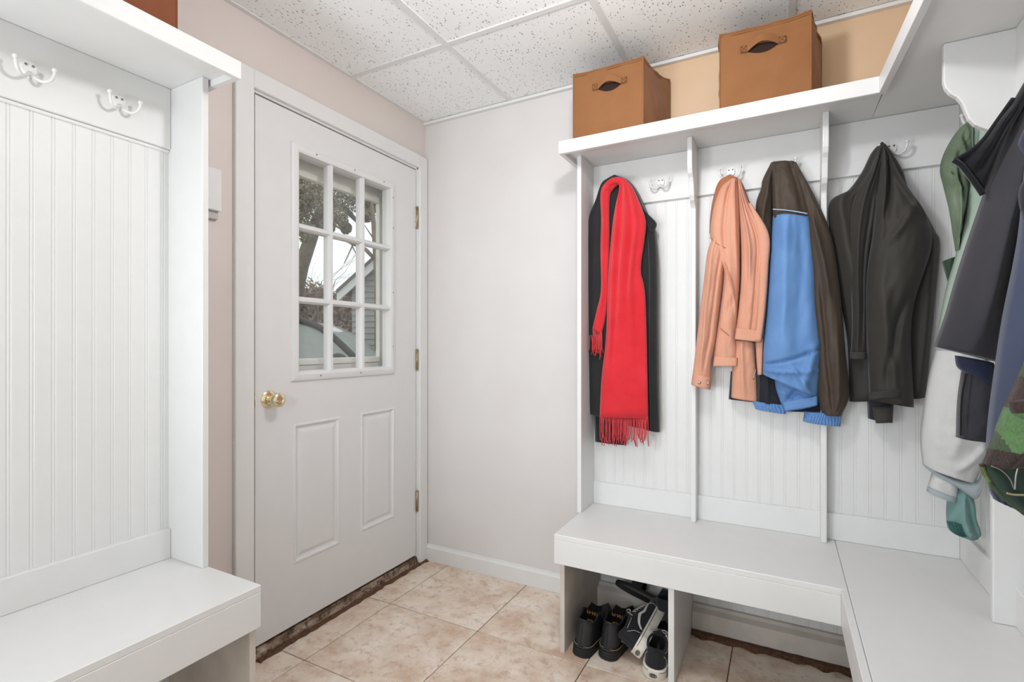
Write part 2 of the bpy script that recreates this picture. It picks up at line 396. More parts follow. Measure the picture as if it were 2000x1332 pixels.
# ---------------------------------------------------------------- built-ins
BEAD = .0445
def bead_mesh(h):
    w_ = BEAD
    pts = [(0, 0), (0, .0048), (.0012, .006), (.0350, .006), (.0362, .0048), (.0372, .0048), (.0386, .0058), (.0412, .0058), (.0426, .0048), (w_, .0048), (w_, 0)]
    bm = prism(pts, 2, 0, h); me = bpy.data.meshes.new('bead_plank'); bm.to_mesh(me); bm.free(); me.materials.append(M['white']); return me
bm_cache = {}
def bead_wall(parent, wall, a, b, z0, z1):
    key = round(z1 - z0, 3)
    if key not in bm_cache: bm_cache[key] = bead_mesh(z1 - z0)
    s = a
    while s < b - .005:
        if wall == 'back': o = obj('bead_plank', bm_cache[key], None, parent, (s + BEAD, 0, z0)); o.rotation_euler.z = PI
        elif wall == 'left': o = obj('bead_plank', bm_cache[key], None, parent, (0, s + BEAD, z0)); o.rotation_euler.z = -PI / 2
        else: o = obj('bead_plank', bm_cache[key], None, parent, (XR, s, z0)); o.rotation_euler.z = PI / 2
        s += BEAD
def hook_parts(parent, org, nrm, tan, spread=1.0):
    """two-armed coat hook: plate on the rail, arms splaying sideways, dipping and rising to ball tips"""
    org, nrm, tan = Vector(org), Vector(nrm), Vector(tan)
    P = lambda t, n, z: org + tan * t + nrm * n + Vector((0, 0, z))
    n = 20; bm = bmesh.new(); ra = []; rb = []
    for k in range(n):
        a = 2 * PI * k / n; tt = .017 * math.cos(a); zz = .013 * math.sin(a) - (.018 if math.sin(a) < -.3 else 0) * (1 - abs(math.cos(a)) * .6)
        ra.append(bm.verts.new(P(tt, 0, zz))); rb.append(bm.verts.new(P(tt * .86, .005, zz * .9)))
    bm.faces.new(ra[::-1]); bm.faces.new(rb)
    for k in range(n): bm.faces.new((ra[k], ra[(k + 1) % n], rb[(k + 1) % n], rb[k]))
    bmesh.ops.recalc_face_normals(bm, faces=bm.faces[:])
    hk = obj('coat_hook', smooth(bm, 50), 'hookwhite', parent)
    for s in (-1, 1):
        pts = cr([P(0, .004, -.016), P(s * .008, .014, -.028), P(s * .020, .024, -.035), P(s * .032, .034, -.028), P(s * .037, .038, -.014), P(s * .038, .039, -.004)], 16)
        b = tube(pts, [.0048] * 3 + [.004] * 10 + [.0036] * 3, 8)
        obj('hook_arm', join(b, sphere(P(s * .038, .039, -.001), .0062, u=10, v=8)), 'hookwhite', hk)
        obj('screw', lathe([(0, 0), (.0035, 0), (.0028, .0016), (0, .002)], 10, P(s * .007, .0048, .003), nrm), 'screw', hk)
    return hk
def upright_prof(deep, shallow, ztop, z0, off=0):
    """(distance from wall, height) outline of a divider with an ogee head"""
    d = deep; s = shallow
    og = [(d, ztop), (d, 1.862), (d - .004, 1.845), (d - .014, 1.828), (d - .028, 1.815), (d - .038, 1.798), (d - .045, 1.775), (d - .052, 1.752), (d - .064, 1.735), (d - .078, 1.725), (s + .006, 1.716), (s, 1.708), (s, z0)]
    return [(off, z0), (off, ztop)] + og
# --- left unit (on the door wall)
ZL = .495
lt = thing('hall_bench', (.2, -1.8, 0), 'white painted hall bench unit with empty hooks left of the door', 'hall bench', 'built-in white hall bench units')
YLE = -1.288; YLS = -2.75
obj('seat', box(.0, .43, YLS, YLE, ZL - .02, ZL, .002), 'white', lt)
obj('apron', box(.412, .4305, YLS, YLE - .001, ZL - .117, ZL - .0195, .0015), 'white', lt)
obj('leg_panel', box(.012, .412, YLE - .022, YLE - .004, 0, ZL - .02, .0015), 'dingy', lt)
obj('leg_panel', box(.012, .412, -2.2, -2.18, 0, ZL - .02, .0015), 'white', lt)
obj('side_panel', box(0, .185, YLE - .019, YLE, ZL, 1.964, .0015), 'white', lt)
obj('baseboard', box(.0, .02, YLS, YLE - .019, ZL, ZL + .092, .002), 'white', lt)
hr = obj('hook_rail', box(.0, .02, YLS, YLE - .019, 1.775, 1.964, .002), 'white', lt)
obj('rail_bead', box(.0, .012, YLS, YLE - .019, 1.765, 1.775, .002), 'white', lt)
bead_wall(lt, 'left', -2.62, YLE - .019 - BEAD * .2, ZL + .09, 1.766)
sh = obj('shelf', box(.0, .285, YLS, YLE + .006, 1.964, 1.983, .001), 'white', lt)
obj('shelf_fascia', box(.285, .304, YLS, YLE + .025, 1.945, 1.997, .0015), 'white', sh)
obj('shelf_fascia', box(.0, .285, YLE + .006, YLE + .025, 1.945, 1.997, .0015), 'white', sh)
for y in (-1.45, -1.647, -1.9): hook_parts(lt, (.02, y, 1.87), (1, 0, 0), (0, 1, 0))
bead_wall(lt, 'left', -1.75, YLE - .03, .0, ZL - .03)

# --- back unit
ZB = .45
bt = thing('hall_bench', (1.4, -.2, 0), 'white hall bench with red scarf, pink and blue jackets hanging above shoe cubbies', 'hall bench', 'built-in white hall bench units')
XB0 = .951; XS = 1.8785
obj('seat', box(XB0, XS, -.447, 0, ZB - .02, ZB, .002), 'white', bt)
obj('apron', box(XB0, 1.862, -.4475, -.4285, .340, ZB - .0195, .0015), 'white', bt)
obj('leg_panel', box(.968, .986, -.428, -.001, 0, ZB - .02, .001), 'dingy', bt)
obj('leg_panel', box(1.366, 1.386, -.4275, -.001, 0, ZB - .02, .001), 'white', bt)
obj('side_panel', box(.940, .959, -.176, 0, ZB, 1.964, .0015), 'white', bt)
obj('baseboard', box(.959, XR - .02, -.02, 0, ZB, ZB + .097, .002), 'white', bt)
hr2 = obj('hook_rail', box(.959, XR - .02, -.02, 0, 1.770, 1.9635, .002), 'white', bt)
bead_wall(bt, 'back', .959, XR - .02, ZB + .095, 1.772)
bead_wall(bt, 'back', .99, 1.36, .09, ZB - .02); bead_wall(bt, 'back', 1.39, XR - .1, .09, ZB - .02)
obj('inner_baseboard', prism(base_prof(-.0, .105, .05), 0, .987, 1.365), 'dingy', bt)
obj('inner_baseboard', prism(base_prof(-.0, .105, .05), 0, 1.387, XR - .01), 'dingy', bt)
for x in (1.385, 1.832):
    pr = [(-d, z) for d, z in upright_prof(.162, .068, 1.964, ZB)]
    obj('divider', prism(pr, 0, x, x + .019, .003), 'white', bt)
sh = obj('shelf', box(.912, 1.99, -.262, 0, 1.964, 1.983, .001), 'white', bt)
obj('shelf_fascia', box(.899, 1.976, -.281, -.262, 1.945, 1.997, .0015), 'white', sh)
obj('shelf_fascia', box(.899, .918, -.262, 0, 1.945, 1.997, .0015), 'white', sh)
for x in (1.05, 1.257, 1.529, 1.715, 2.045): hook_parts(bt, (x, -.02, 1.852), (0, -1, 0), (1, 0, 0))

# --- right unit
rt = thing('hall_bench', (2.05, -1.2, 0), 'white corner hall bench with dark jackets hanging at the right wall', 'hall bench', 'built-in white hall bench units')
YRE = -2.75
obj('seat', box(XS + .001, XR, YRE, 0, ZB - .02, ZB - .0003, .0015), 'white', rt)
obj('seat_edge', box(1.861, XS, YRE, -.448, ZB - .02, ZB - .0005, .0015), 'white', rt)
obj('apron', box(1.862, XS + .001, YRE, -.429, .340, ZB - .0205, .0015), 'white', rt)
obj('leg_panel', box(1.881, XR - .001, -.635, -.617, 0, ZB - .02, .001), 'white', rt)
obj('leg_panel', box(1.881, XR - .001, -1.6, -1.58, 0, ZB - .02, .001), 'white', rt)
obj('baseboard', box(XR - .02, XR, YRE, 0, ZB, ZB + .097, .002), 'white', rt)
obj('hook_rail', box(XR - .02, XR, YRE, 0, 1.770, 1.9635, .002), 'white', rt)
bead_wall(rt, 'right', -2.7, -.03, ZB + .095, 1.772)
for y in (-.475, -1.25): obj('divider', prism([(XR - d, z) for d, z in upright_prof(.162, .064, 1.964, ZB)], 1, y, y + .02, .003), 'white', rt)
def skew(poly, z0, z1): return prism(poly, 2, z0, z1, .0012, 1)
fx = lambda y: 1.9755 + (-.281 - y) * .036
sh = obj('shelf', skew([(1.99, 0), (XR, 0), (XR, YRE), (fx(YRE) + .019, YRE), (fx(-.27) + .019, -.27)], 1.9645, 1.983), 'white', rt)
obj('shelf_fascia', skew([(fx(-.262), -.262), (fx(-.262) + .019, -.262), (fx(YRE) + .019, YRE), (fx(YRE), YRE)], 1.945, 1.997), 'white', sh)
for y in (-.24, -.72, -.98, -1.12): hook_parts(rt, (XR - .02, y, 1.86), (-1, 0, 0), (0, 1, 0))

# dirt ridge along the floor inside the cubby
tag(obj('floor_dirt', (lambda b: (bmesh.ops.rotate(b, cent=(0, 0, 0), matrix=Matrix.Rotation(-PI / 2, 3, 'Z'), verts=b.verts[:]), bmesh.ops.translate(b, vec=(0, -.048, 0), verts=b.verts[:]), b)[2])(rough_bar(0, .035, 1.388, 2.24, 0, .014, .026, seed=21)), 'dirt'), 'ragged brown dirt along the wall under the bench', 'dirt', kind='stuff')

# small white box on the wall beside the door casing
cb = thing('wall_control_box', (0, -1.17, 1.6), 'small white plastic box on taupe wall beside the door casing', 'wall box')
obj('cover', box(0, .028, -1.205, -1.149, 1.615, 1.757, .004, 2), 'white', cb)
obj('lower_plate', box(0, .014, -1.200, -1.153, 1.588, 1.615, .002), plain('pale_grey_plastic', '#b9b6b3', .5), cb)

#@@PART2
# ---------------------------------------------------------------- fabric storage bins
M['bin'] = fabric('brown_bin_fabric', '#94643e', .8, .10, 700, .25, .1)
M['bin2'] = fabric('reddish_brown_bin_fabric', '#8a5034', .85, .10, 700, .25, .1)
M['stitch'] = plain('brown_thread', '#5b3a20', .9)
M['binshade'] = plain('strap_shade_cloth', '#2a1712', .95)
def fabric_bin(F0, F1, B0, B1, z0, z1, label, mat, seed, front_n):
    """F0,F1 front bottom corners left/right (x,y), B0,B1 back corners"""
    t = thing('storage_bin', ((F0[0] + B1[0]) / 2, (F0[1] + B1[1]) / 2, z0), label, 'storage bin', 'brown fabric storage bins on the shelves')
    c = [Vector((*p, 0)) for p in (F0, F1, B1, B0)]; n = 22; m = 20
    bm = bmesh.new(); cols = []
    per = []
    for k in range(4):
        a, b = c[k], c[(k + 1) % 4]; d = (b - a); nr = Vector((d.y, -d.x, 0)).normalized()
        for i in range(n): per.append((a + d * (i / n), nr, i / n, k))
    def disp(s, v, k): 
        e = (4 * s * (1 - s)) ** .7
        return e * (.008 * math.sin(PI * min(1, v * 1.1)) + .010 * noise.noise(Vector((s * 2.2, v * 2.6, seed + k * 7))) + .006 * noise.noise(Vector((s * 5 + v * 4, v * 5 - s * 2, seed + k * 3))))
    def top(s, k): return -.006 * 4 * s * (1 - s) if k in (0, 2) else -.016 * 4 * s * (1 - s)
    outer = []; inner = []
    for p, nr, s, k in per:
        co_ = []; ci = []
        for j in range(m + 1):
            v = j / m; z = z0 + (z1 - z0 + top(s, k) * v) * v
            q = p + nr * disp(s, v, k); co_.append(bm.verts.new((q.x, q.y, z)))
            q2 = q - nr * .006; ci.append(bm.verts.new((q2.x, q2.y, z + (.004 if j == 0 else 0))))
        outer.append(co_); inner.append(ci)
    N = len(per)
    for a in range(N):
        b = (a + 1) % N
        for j in range(m):
            bm.faces.new((outer[a][j], outer[b][j], outer[b][j + 1], outer[a][j + 1])); bm.faces.new((inner[a][j], inner[a][j + 1], inner[b][j + 1], inner[b][j]))
        bm.faces.new((outer[a][m], outer[b][m], inner[b][m], inner[a][m]))
    bm.faces.new([o[0] for o in outer][::-1]); bm.faces.new([o[0] for o in inner])
    rim = [outer[a][m].co.copy() for a in range(N)]; seams = [[v.co.copy() for v in outer[k * n]] for k in range(4)]
    fgrid = [[v.co.copy() for v in outer[i]] for i in range(n)] + [[v.co.copy() for v in outer[n]]]
    bmesh.ops.recalc_face_normals(bm, faces=bm.faces[:])
    obj('body', smooth(bm, 40), mat, t)
    obj('rim', tube([p + Vector((0, 0, -.003)) for p in rim], .0035, 6, True), mat, t)
    obj('rim_stitching', tube([p + Vector((0, 0, -.014)) + (p - WPOS[t]).normalized() * .0015 for p in rim], .0007, 4, True), 'stitch', t)
    for sline in seams: obj('corner_seam', tube(sline, .0028, 6), mat, t)
    # handle on the front face
    nr = per[3][1]
    def fp(s, v, o=0):
        i = s * n; i0 = min(int(i), n - 1); f = i - i0; j = v * m; j0 = min(int(j), m - 1); g = j - j0
        q = (fgrid[i0][j0] * (1 - f) + fgrid[i0 + 1][j0] * f) * (1 - g) + (fgrid[i0][j0 + 1] * (1 - f) + fgrid[i0 + 1][j0 + 1] * f) * g
        return q + nr * o
    s0, s1 = front_n; hv = .735
    hb = bmesh.new(); rows = []
    for i in range(25):
        u = i / 24; s = s0 + (s1 - s0) * u; bow = max(0, math.sin(PI * max(0, min(1, (u - .16) / .68))))
        o = .003 + .017 * bow; up = .014 * bow
        r = [fp(s, hv + (.05 if k in (1, 2) else -.035), o + (.003 if k in (0, 1) else 0)) + Vector((0, 0, up)) for k in range(4)]
        rows.append([hb.verts.new(q) for q in (r[0], r[1], r[2], r[3])])
    for a, b in zip(rows, rows[1:]):
        for k in range(4): hb.faces.new((a[k], a[(k + 1) % 4], b[(k + 1) % 4], b[k]))
    hb.faces.new(rows[0]); hb.faces.new(rows[-1][::-1]); bmesh.ops.recalc_face_normals(hb, faces=hb.faces[:])
    h = obj('handle', smooth(hb, 50), mat, t)
    # strap's shade on the bin front, put in as a dark sheet
    sb = bmesh.new(); lo = []; hi = []
    for i in range(17):
        u = i / 16; s = s0 + (s1 - s0) * (.17 + .66 * u); a_ = math.sin(PI * u)
        lo.append(sb.verts.new(fp(s, hv - .035 - .055 * a_, .0012))); hi.append(sb.verts.new(fp(s, hv + .03 * a_, .0012)))
    for i in range(16): sb.faces.new((lo[i], lo[i + 1], hi[i + 1], hi[i]))
    obj('strap_shade', sb, 'binshade', t)
    for e0, e1 in ((.01, .15), (.85, .99)):
        a, b = s0 + (s1 - s0) * e0, s0 + (s1 - s0) * e1; v0, v1 = hv - .028, hv + .043
        Q = [fp(a, v0, .0068), fp(b, v0, .0068), fp(b, v1, .0068), fp(a, v1, .0068)]
        bm2 = bmesh.new(); tube(Q, .0008, 4, True, bm2); tube([Q[0], Q[2]], .0007, 4, False, bm2); tube([Q[1], Q[3]], .0007, 4, False, bm2)
        obj('cross_stitch', bm2, 'stitch', h)
    return t
fabric_bin((.951, -.245), (1.237, -.245), (.965, -.02), (1.292, -.02), 1.984, 2.275, 'brown fabric bin with side handle, smaller one at the left shelf end', 'bin', 3, (.30, .78))
fabric_bin((1.512, -.245), (1.794, -.245), (1.50, -.02), (1.836, -.02), 1.984, 2.279, 'brown fabric bin nearer the shelf corner, right one on the back shelf', 'bin', 31, (.24, .74))
fabric_bin((.245, -1.705), (.245, -1.412), (.01, -1.705), (.01, -1.412), 1.984, 2.275, 'reddish brown fabric bin on the shelf left of the door', 'bin2', 57, (.26, .74))

# ---------------------------------------------------------------- garments
def crop(ox, oy, s): return lambda P: [(ox + x / s, oy + y / s) for x, y in P]
kA = crop(1120, 320, 2.2975); kB = crop(1340, 320, 2.468); kC = crop(1580, 250, 2.22); kD = crop(1780, 200, 2.664); kE = crop(1780, 600, 2.664); kN = lambda P: P
def cloth(name, parent, mat, k, L, R, off, dep, folds=(), wr=.0025, ws=(3, 5), seed=0, nu=34, nv=60, plane=('y', 0.0), prof=.55, back=.004, label=None, ribs=None, cap=True, rough_edge=0):
    """panel of cloth: left and right edge given as image points, laid on a plane `off` metres in front of the wall
    and bulged by dep (list along the length); folds = (u0, v0, u1, v1, amp, width)"""
    ax, val = plane; axi = 1 if ax == 'y' else 0
    nrm = Vector((0, -1, 0)) if ax == 'y' else Vector((-1, 0, 0))
    pv = val - off
    Lp = cr(k(L), nv); Rp = cr(k(R), nv); dp = [float(x[0]) for x in cr([(d,) for d in (dep if isinstance(dep, (list, tuple)) else [dep, dep])], nv)]
    bm = bmesh.new(); F = []; B = []
    for j in range(nv):
        v = j / (nv - 1); fr = []; bk = []
        a = on_axis(*Lp[j], axi, pv); b = on_axis(*Rp[j], axi, pv)
        wid = (b - a).length
        for i in range(nu):
            u = i / (nu - 1); p = a.lerp(b, u); e = max(0, 1 - abs(2 * u - 1) ** 2.4) ** prof
            h = dp[j] * e
            for (u0, v0, u1, v1, amp, wd) in folds:
                if v1 == v0: continue
                t = (v - v0) / (v1 - v0)
                if -.15 < t < 1.15:
                    fade = min(1, max(0, (t + .15) / .3)) * min(1, max(0, (1.15 - t) / .3))
                    q = (u - (u0 + (u1 - u0) * t)) / wd
                    h += amp * 1.5 * math.exp(-q * q) * fade * min(1, e * 1.6)
            if wr: h += wr * 1.4 * e * (noise.noise(Vector((u * ws[0], v * ws[1], seed))) + .5 * noise.noise(Vector((u * ws[0] * 2.7 + v * 3, v * ws[1] * 2.3, seed + 5))))
            if ribs: h += ribs[1] * (math.sin(u * ribs[0] * 2 * PI + 1.5 * math.sin(v * 5 + u * 9)) * .5 + .3 * noise.noise(Vector((u * ribs[0] * 1.7, v * 2, seed)))) * min(1, e * 2)
            fr.append(bm.verts.new(p + nrm * h))
            bk.append(bm.verts.new(p - nrm * (back * e)) if 0 < i < nu - 1 else fr[-1])
        F.append(fr); B.append(bk)
    for j in range(nv - 1):
        for i in range(nu - 1):
            bm.faces.new((F[j][i], F[j][i + 1], F[j + 1][i + 1], F[j + 1][i]))
            vs_ = (B[j][i], B[j + 1][i], B[j + 1][i + 1], B[j][i + 1])
            bm.faces.new(vs_)
    if cap:
        for j in (0, nv - 1):
            ring = F[j] + B[j][nu - 2:0:-1]
            try: bm.faces.new(ring)
            except Exception: pass
    bmesh.ops.recalc_face_normals(bm, faces=bm.faces[:])
    for f in bm.faces: f.smooth = len(f.verts) == 4
    return obj(name, bm, mat, parent, label=label)
def px_tube(name, parent, mat, pts, k, off, r, n=30, plane=('y', 0.0), nseg=6):
    axi = 1 if plane[0] == 'y' else 0
    return obj(name, tube([on_axis(*p, axi, plane[1] - off) for p in cr(k(pts), n)], r, nseg), mat, parent)

M['coat'] = fabric('black_wool', '#2b2a2b', .95, .2, 600, .6, .25)
M['scarf'] = fabric('red_knit', '#e0323d', .9, .06, 500, .5, .25, '#d3262f')
M['pink'] = fabric('salmon_denim', '#e0a68c', .85, .06, 700, .4, .12, '#dc9f83')
M['pinkdk'] = fabric('salmon_denim_reverse', '#b87450', .85, .06, 700, .4, .1)
M['blue'] = fabric('blue_nylon', '#6d97cc', .5, .05, 900, .15, .05, '#628cc2')
M['brown'] = fabric('brown_black_nylon', '#4c4036', .55, .12, 900, .15, .05)
M['blkjk'] = fabric('black_softshell', '#3a3632', .62, .12, 900, .15, .1)
M['lining'] = fabric('navy_lining', '#23252f', .7, .1)
M['steel'] = plain('steel', '#8d8b88', .3, .9)

# black coat
t = thing('coat', (1.06, -.06, .75), 'long black wool coat hanging behind the red scarf', 'coat')
o = cloth('body', t, 'coat', kA, [(188, 60), (130, 92), (98, 180), (62, 268), (60, 420), (54, 700), (47, 960), (50, 1108)], [(200, 58), (247, 75), (292, 130), (345, 250), (362, 320), (376, 500), (380, 850), (386, 1203)], .03, [.035, .05, .06, .065, .07, .07, .06, .05], [(.1, .2, .06, 1, .012, .05), (.9, .3, .88, 1, .012, .04), (.78, .3, .8, 1, -.012, .03)], .004, seed=1)
cloth('back_panel', t, 'coat', kA, [(92, 1000), (93, 1100), (97, 1246)], [(245, 1000), (242, 1150), (235, 1262)], .035, [.02, .018, .012], seed=2, nv=20, nu=16)
cloth('sleeve', t, 'coat', kA, [(325, 250), (338, 420), (338, 700), (342, 1000), (345, 1196)], [(366, 272), (380, 420), (382, 700), (384, 1000), (388, 1203)], .055, [.02, .03, .03, .028, .02], seed=4, nu=14)
cloth('collar', t, 'coat', kA, [(300, 180), (318, 240), (345, 300)], [(330, 222), (373, 266), (360, 308)], .075, .012, seed=5, nu=12, nv=16)
# red scarf
t = thing('scarf', (1.07, -.12, .8), 'bright red scarf with fringed ends looped over the black coat', 'scarf')
o1 = cloth('short_end', t, 'scarf', kA, [(196, 60), (142, 88), (122, 135), (125, 250), (122, 380), (124, 560), (106, 650), (86, 738)], [(205, 92), (180, 116), (163, 160), (162, 330), (159, 480), (155, 600), (143, 700), (128, 762)], .100, [.012, .018, .018, .016, .014], [(.5, .1, .45, .9, .006, .15)], .002, seed=6, nu=18)
o2 = cloth('long_end', t, 'scarf', kA, [(192, 66), (206, 110), (188, 190), (172, 300), (155, 520), (146, 780), (126, 960), (117, 1136)], [(230, 66), (262, 100), (296, 170), (325, 258), (318, 350), (304, 480), (324, 620), (336, 1142)], .106, [.014, .022, .024, .022, .02, .016, .012], [(.14, .1, .2, .9, .009, .05), (.3, .1, .3, .8, -.007, .05), (.55, .05, .42, .75, .009, .07), (.8, .15, .72, .85, .009, .05), (.66, .2, .6, .8, -.006, .04)], .002, seed=7, nu=30)
obj('loop', tube([on_axis(*q, 1, -.115) for q in cr(kA([(150, 120), (158, 92), (185, 76), (215, 78), (240, 100)]), 20)], [.010, .012] + [.014] * 16 + [.012, .010], 10), 'scarf', t)
fr = bmesh.new(); random.seed(3)
def strands(bm, L0, L1, drop, n, off, k):
    for i in range(n):
        s = (i + .5) / n; x = L0[0] + (L1[0] - L0[0]) * s; y = L0[1] + (L1[1] - L0[1]) * s
        d = drop * random.uniform(.75, 1.1); sx = random.uniform(-14, 14)
        tube([on_axis(*q, 1, -off - random.uniform(0, .004)) for q in k([(x, y - 6), (x + sx * .3, y + d * .35), (x + sx * .2, y + d * .7), (x + sx, y + d)])], .0017, 4, False, bm)
random.seed(3); strands(fr, (117, 1136), (336, 1142), 122, 46, .108, kA); obj('fringe', fr, 'scarf', t, label='row of red yarn tassels')['kind'] = 'stuff'
fr = bmesh.new(); strands(fr, (86, 738), (128, 762), 110, 14, .104, kA)
strands(fr, (70, 775), (130, 770), 85, 8, .108, kA); obj('fringe', fr, 'scarf', o1)['kind'] = 'stuff'

# salmon jacket
t = thing('jacket', (1.53, -.08, .95), 'salmon pink denim jacket hanging by its collar between scarf and blue jacket', 'jacket', 'jackets on the hooks')
cloth('collar', t, 'pinkdk', kB, [(205, 58), (158, 86), (134, 150), (118, 240), (112, 335)], [(218, 58), (266, 84), (304, 180), (348, 270), (396, 338)], .035, [.02, .03, .03, .025, .02], seed=11, nu=26)
cloth('front', t, 'pink', kB, [(215, 76), (166, 120), (130, 225), (116, 345), (150, 440), (182, 520), (165, 700), (140, 860), (128, 974)], [(248, 78), (256, 150), (262, 250), (264, 400), (262, 560), (252, 700), (243, 850), (247, 900), (247, 972)], .055, [.02, .035, .05, .055, .055, .05, .045, .03], [(.75, .0, .9, .45, .012, .06), (.45, .05, .5, .4, -.010, .08), (.3, .5, .95, .66, .012, .08), (.35, .72, .9, .6, -.008, .07)], .004, seed=12)
cloth('sleeve', t, 'pink', kB, [(140, 330), (104, 420), (86, 560), (68, 700), (50, 860), (36, 980), (25, 1060)], [(188, 385), (192, 440), (180, 540), (161, 700), (143, 850), (123, 960), (118, 1086)], .075, [.02, .04, .05, .05, .045, .04, .03], [(.3, .1, .5, .9, .008, .1), (.75, .2, .7, .8, -.008, .06)], .004, seed=13, nu=24)
cloth('cuff', t, 'pink', kB, [(41, 1008), (25, 1062)], [(124, 1030), (118, 1088)], .08, [.036, .034], seed=14, nu=16, nv=8, wr=.001)
cloth('front', t, 'pink', kB, [(248, 76), (256, 200), (264, 400), (264, 560), (250, 720), (233, 842)], [(262, 80), (310, 200), (402, 346), (396, 500), (382, 700), (363, 857)], .065, [.015, .035, .045, .045, .04, .03], [(.25, .1, .35, .6, .012, .06), (.55, .05, .6, .95, -.010, .05), (.85, .3, .9, .95, .008, .05)], .004, seed=15)
cloth('placket', t, 'pink', kB, [(300, 190), (340, 320), (352, 480), (346, 700), (330, 850)], [(318, 195), (400, 340), (397, 500), (384, 690), (363, 856)], .098, [.008, .012, .012, .010], seed=16, nu=12, wr=.001)
cloth('hem', t, 'pink', kB, [(240, 792), (232, 846)], [(372, 806), (362, 860)], .092, [.012, .012], seed=17, nu=16, nv=8, wr=.001)
cloth('hem', t, 'pink', kB, [(134, 928), (128, 976)], [(249, 936), (247, 974)], .082, [.012, .012], seed=18, nu=16, nv=8, wr=.001)
cloth('sleeve', t, 'pink', kB, [(236, 850), (222, 1000), (217, 1126)], [(328, 858), (340, 1000), (345, 1146)], .050, [.03, .03, .025], [(.4, 0, .5, 1, .008, .1)], .003, seed=19, nu=20, nv=30)
cloth('lining', t, 'lining', kB, [(215, 1000), (205, 1134)], [(340, 1000), (345, 1150)], .036, .01, seed=20, nu=12, nv=10)
cloth('facing', t, 'pink', kB, [(333, 862), (338, 940), (344, 1018)], [(374, 845), (370, 930), (367, 1016)], .07, .008, seed=21, nu=10, nv=14, wr=.001)
z = px_tube('zipper', t, 'screw', [(326, 862), (330, 930), (335, 1000)], kB, .088, .0016)
px_tube('zipper_pull', t, 'steel', [(336, 990), (330, 1015), (324, 1040)], kB, .092, .0025, 8)
for q in ((64, 1055), (106, 1058)): obj('snap_button', lathe([(0, 0), (.006, 0), (.0055, .002), (.003, .0032), (0, .003)], 14, on_axis(*kB([q])[0], 1, -.117), Vector((0, -1, 0))), 'steel', t)
px_tube('seam', t, 'pinkdk', [(114, 355), (150, 385), (190, 405)], kB, .106, .0012)
px_tube('seam', t, 'pinkdk', [(163, 792), (186, 810), (208, 828)], kB, .105, .0012)

# blue and brown jacket
t = thing('jacket', (1.72, -.08, .95), 'blue and brown nylon jacket with elastic cuffs hanging in the middle bay', 'jacket', 'jackets on the hooks')
cloth('hood', t, 'brown', kB, [(405, 2), (368, 78), (360, 120), (336, 200), (345, 330), (390, 420)], [(440, -2), (430, 80), (422, 200), (418, 300), (416, 380), (416, 440)], .045, [.02, .03, .04, .04, .035], [(.6, .1, .4, .9, .01, .15)], .004, seed=31, nu=18)
cloth('yoke', t, 'brown', kB, [(408, -4), (412, 60), (415, 160), (417, 268)], [(524, -10), (548, 60), (580, 160), (604, 276)], .06, [.02, .04, .05, .055], [(.1, .1, .06, 1, .008, .06), (.75, .0, .8, 1, -.006, .08)], .003, seed=32, nu=24)
px_tube('piping', t, plain('pale_blue_piping', '#9fb6d2', .6), [(418, 219), (470, 222), (530, 230), (584, 240)], kB, .121, .0022)
cloth('panel', t, 'blue', kB, [(417, 256), (404, 450), (388, 700), (371, 880), (366, 1012)], [(604, 264), (627, 480), (638, 700), (658, 900), (638, 1122)], .062, [.055, .065, .07, .075, .06], [(.3, .0, .35, .8, .009, .14), (.7, .05, .62, .8, -.006, .12), (.02, .90, .95, .74, -.014, .05), (.02, .96, .95, .86, .016, .06), (.9, .72, .7, 1, .012, .08), (.55, .88, .85, 1, .010, .07)], .004, seed=33, nu=44, nv=80)
cloth('sleeve', t, 'brown', kB, [(505, -6), (560, 200), (590, 470), (605, 700), (618, 930), (630, 1110), (655, 1206)], [(535, 0), (640, 195), (704, 360), (742, 600), (770, 920), (787, 1110), (750, 1214)], .066, [.02, .035, .045, .05, .05, .04], [(.4, .25, .6, .5, .012, .1), (.35, .45, .45, .9, -.008, .08), (.75, .6, .6, .9, .008, .1)], .005, (3, 9), seed=34, nu=26, nv=70)
cloth('cuff', t, 'blue', kB, [(570, 1192), (563, 1240)], [(752, 1200), (745, 1264)], .055, [.04, .035], seed=35, nu=60, nv=12, wr=.001, ribs=(13, .006))
cloth('sleeve', t, 'blue', kB, [(424, 1010), (430, 1085), (470, 1192)], [(560, 1040), (642, 1118), (634, 1165)], .056, [.03, .035, .03], [(.1, .2, .9, .5, .012, .1), (.2, .8, .7, .2, -.012, .08)], .009, (5, 5), seed=36, nu=26, nv=30)
cloth('cuff', t, 'blue', kB, [(462, 1150), (472, 1192)], [(636, 1118), (636, 1162)], .09, .012, seed=37, nu=20, nv=8, wr=.002)
cloth('hem', t, 'blue', kB, [(318, 1142), (335, 1182)], [(474, 1162), (482, 1206)], .05, .02, seed=38, nu=50, nv=10, wr=.002, ribs=(9, .006), label='gathered elastic hem')
cloth('lining', t, 'lining', kB, [(352, 1010), (346, 1146)], [(432, 1020), (470, 1170)], .045, .02, [(.5, 0, .4, 1, .01, .08)], seed=39, nu=16, nv=16)
cloth('lining', t, 'lining', kB, [(470, 1120), (480, 1192)], [(660, 1120), (660, 1196)], .036, .012, seed=40, nu=16, nv=12)

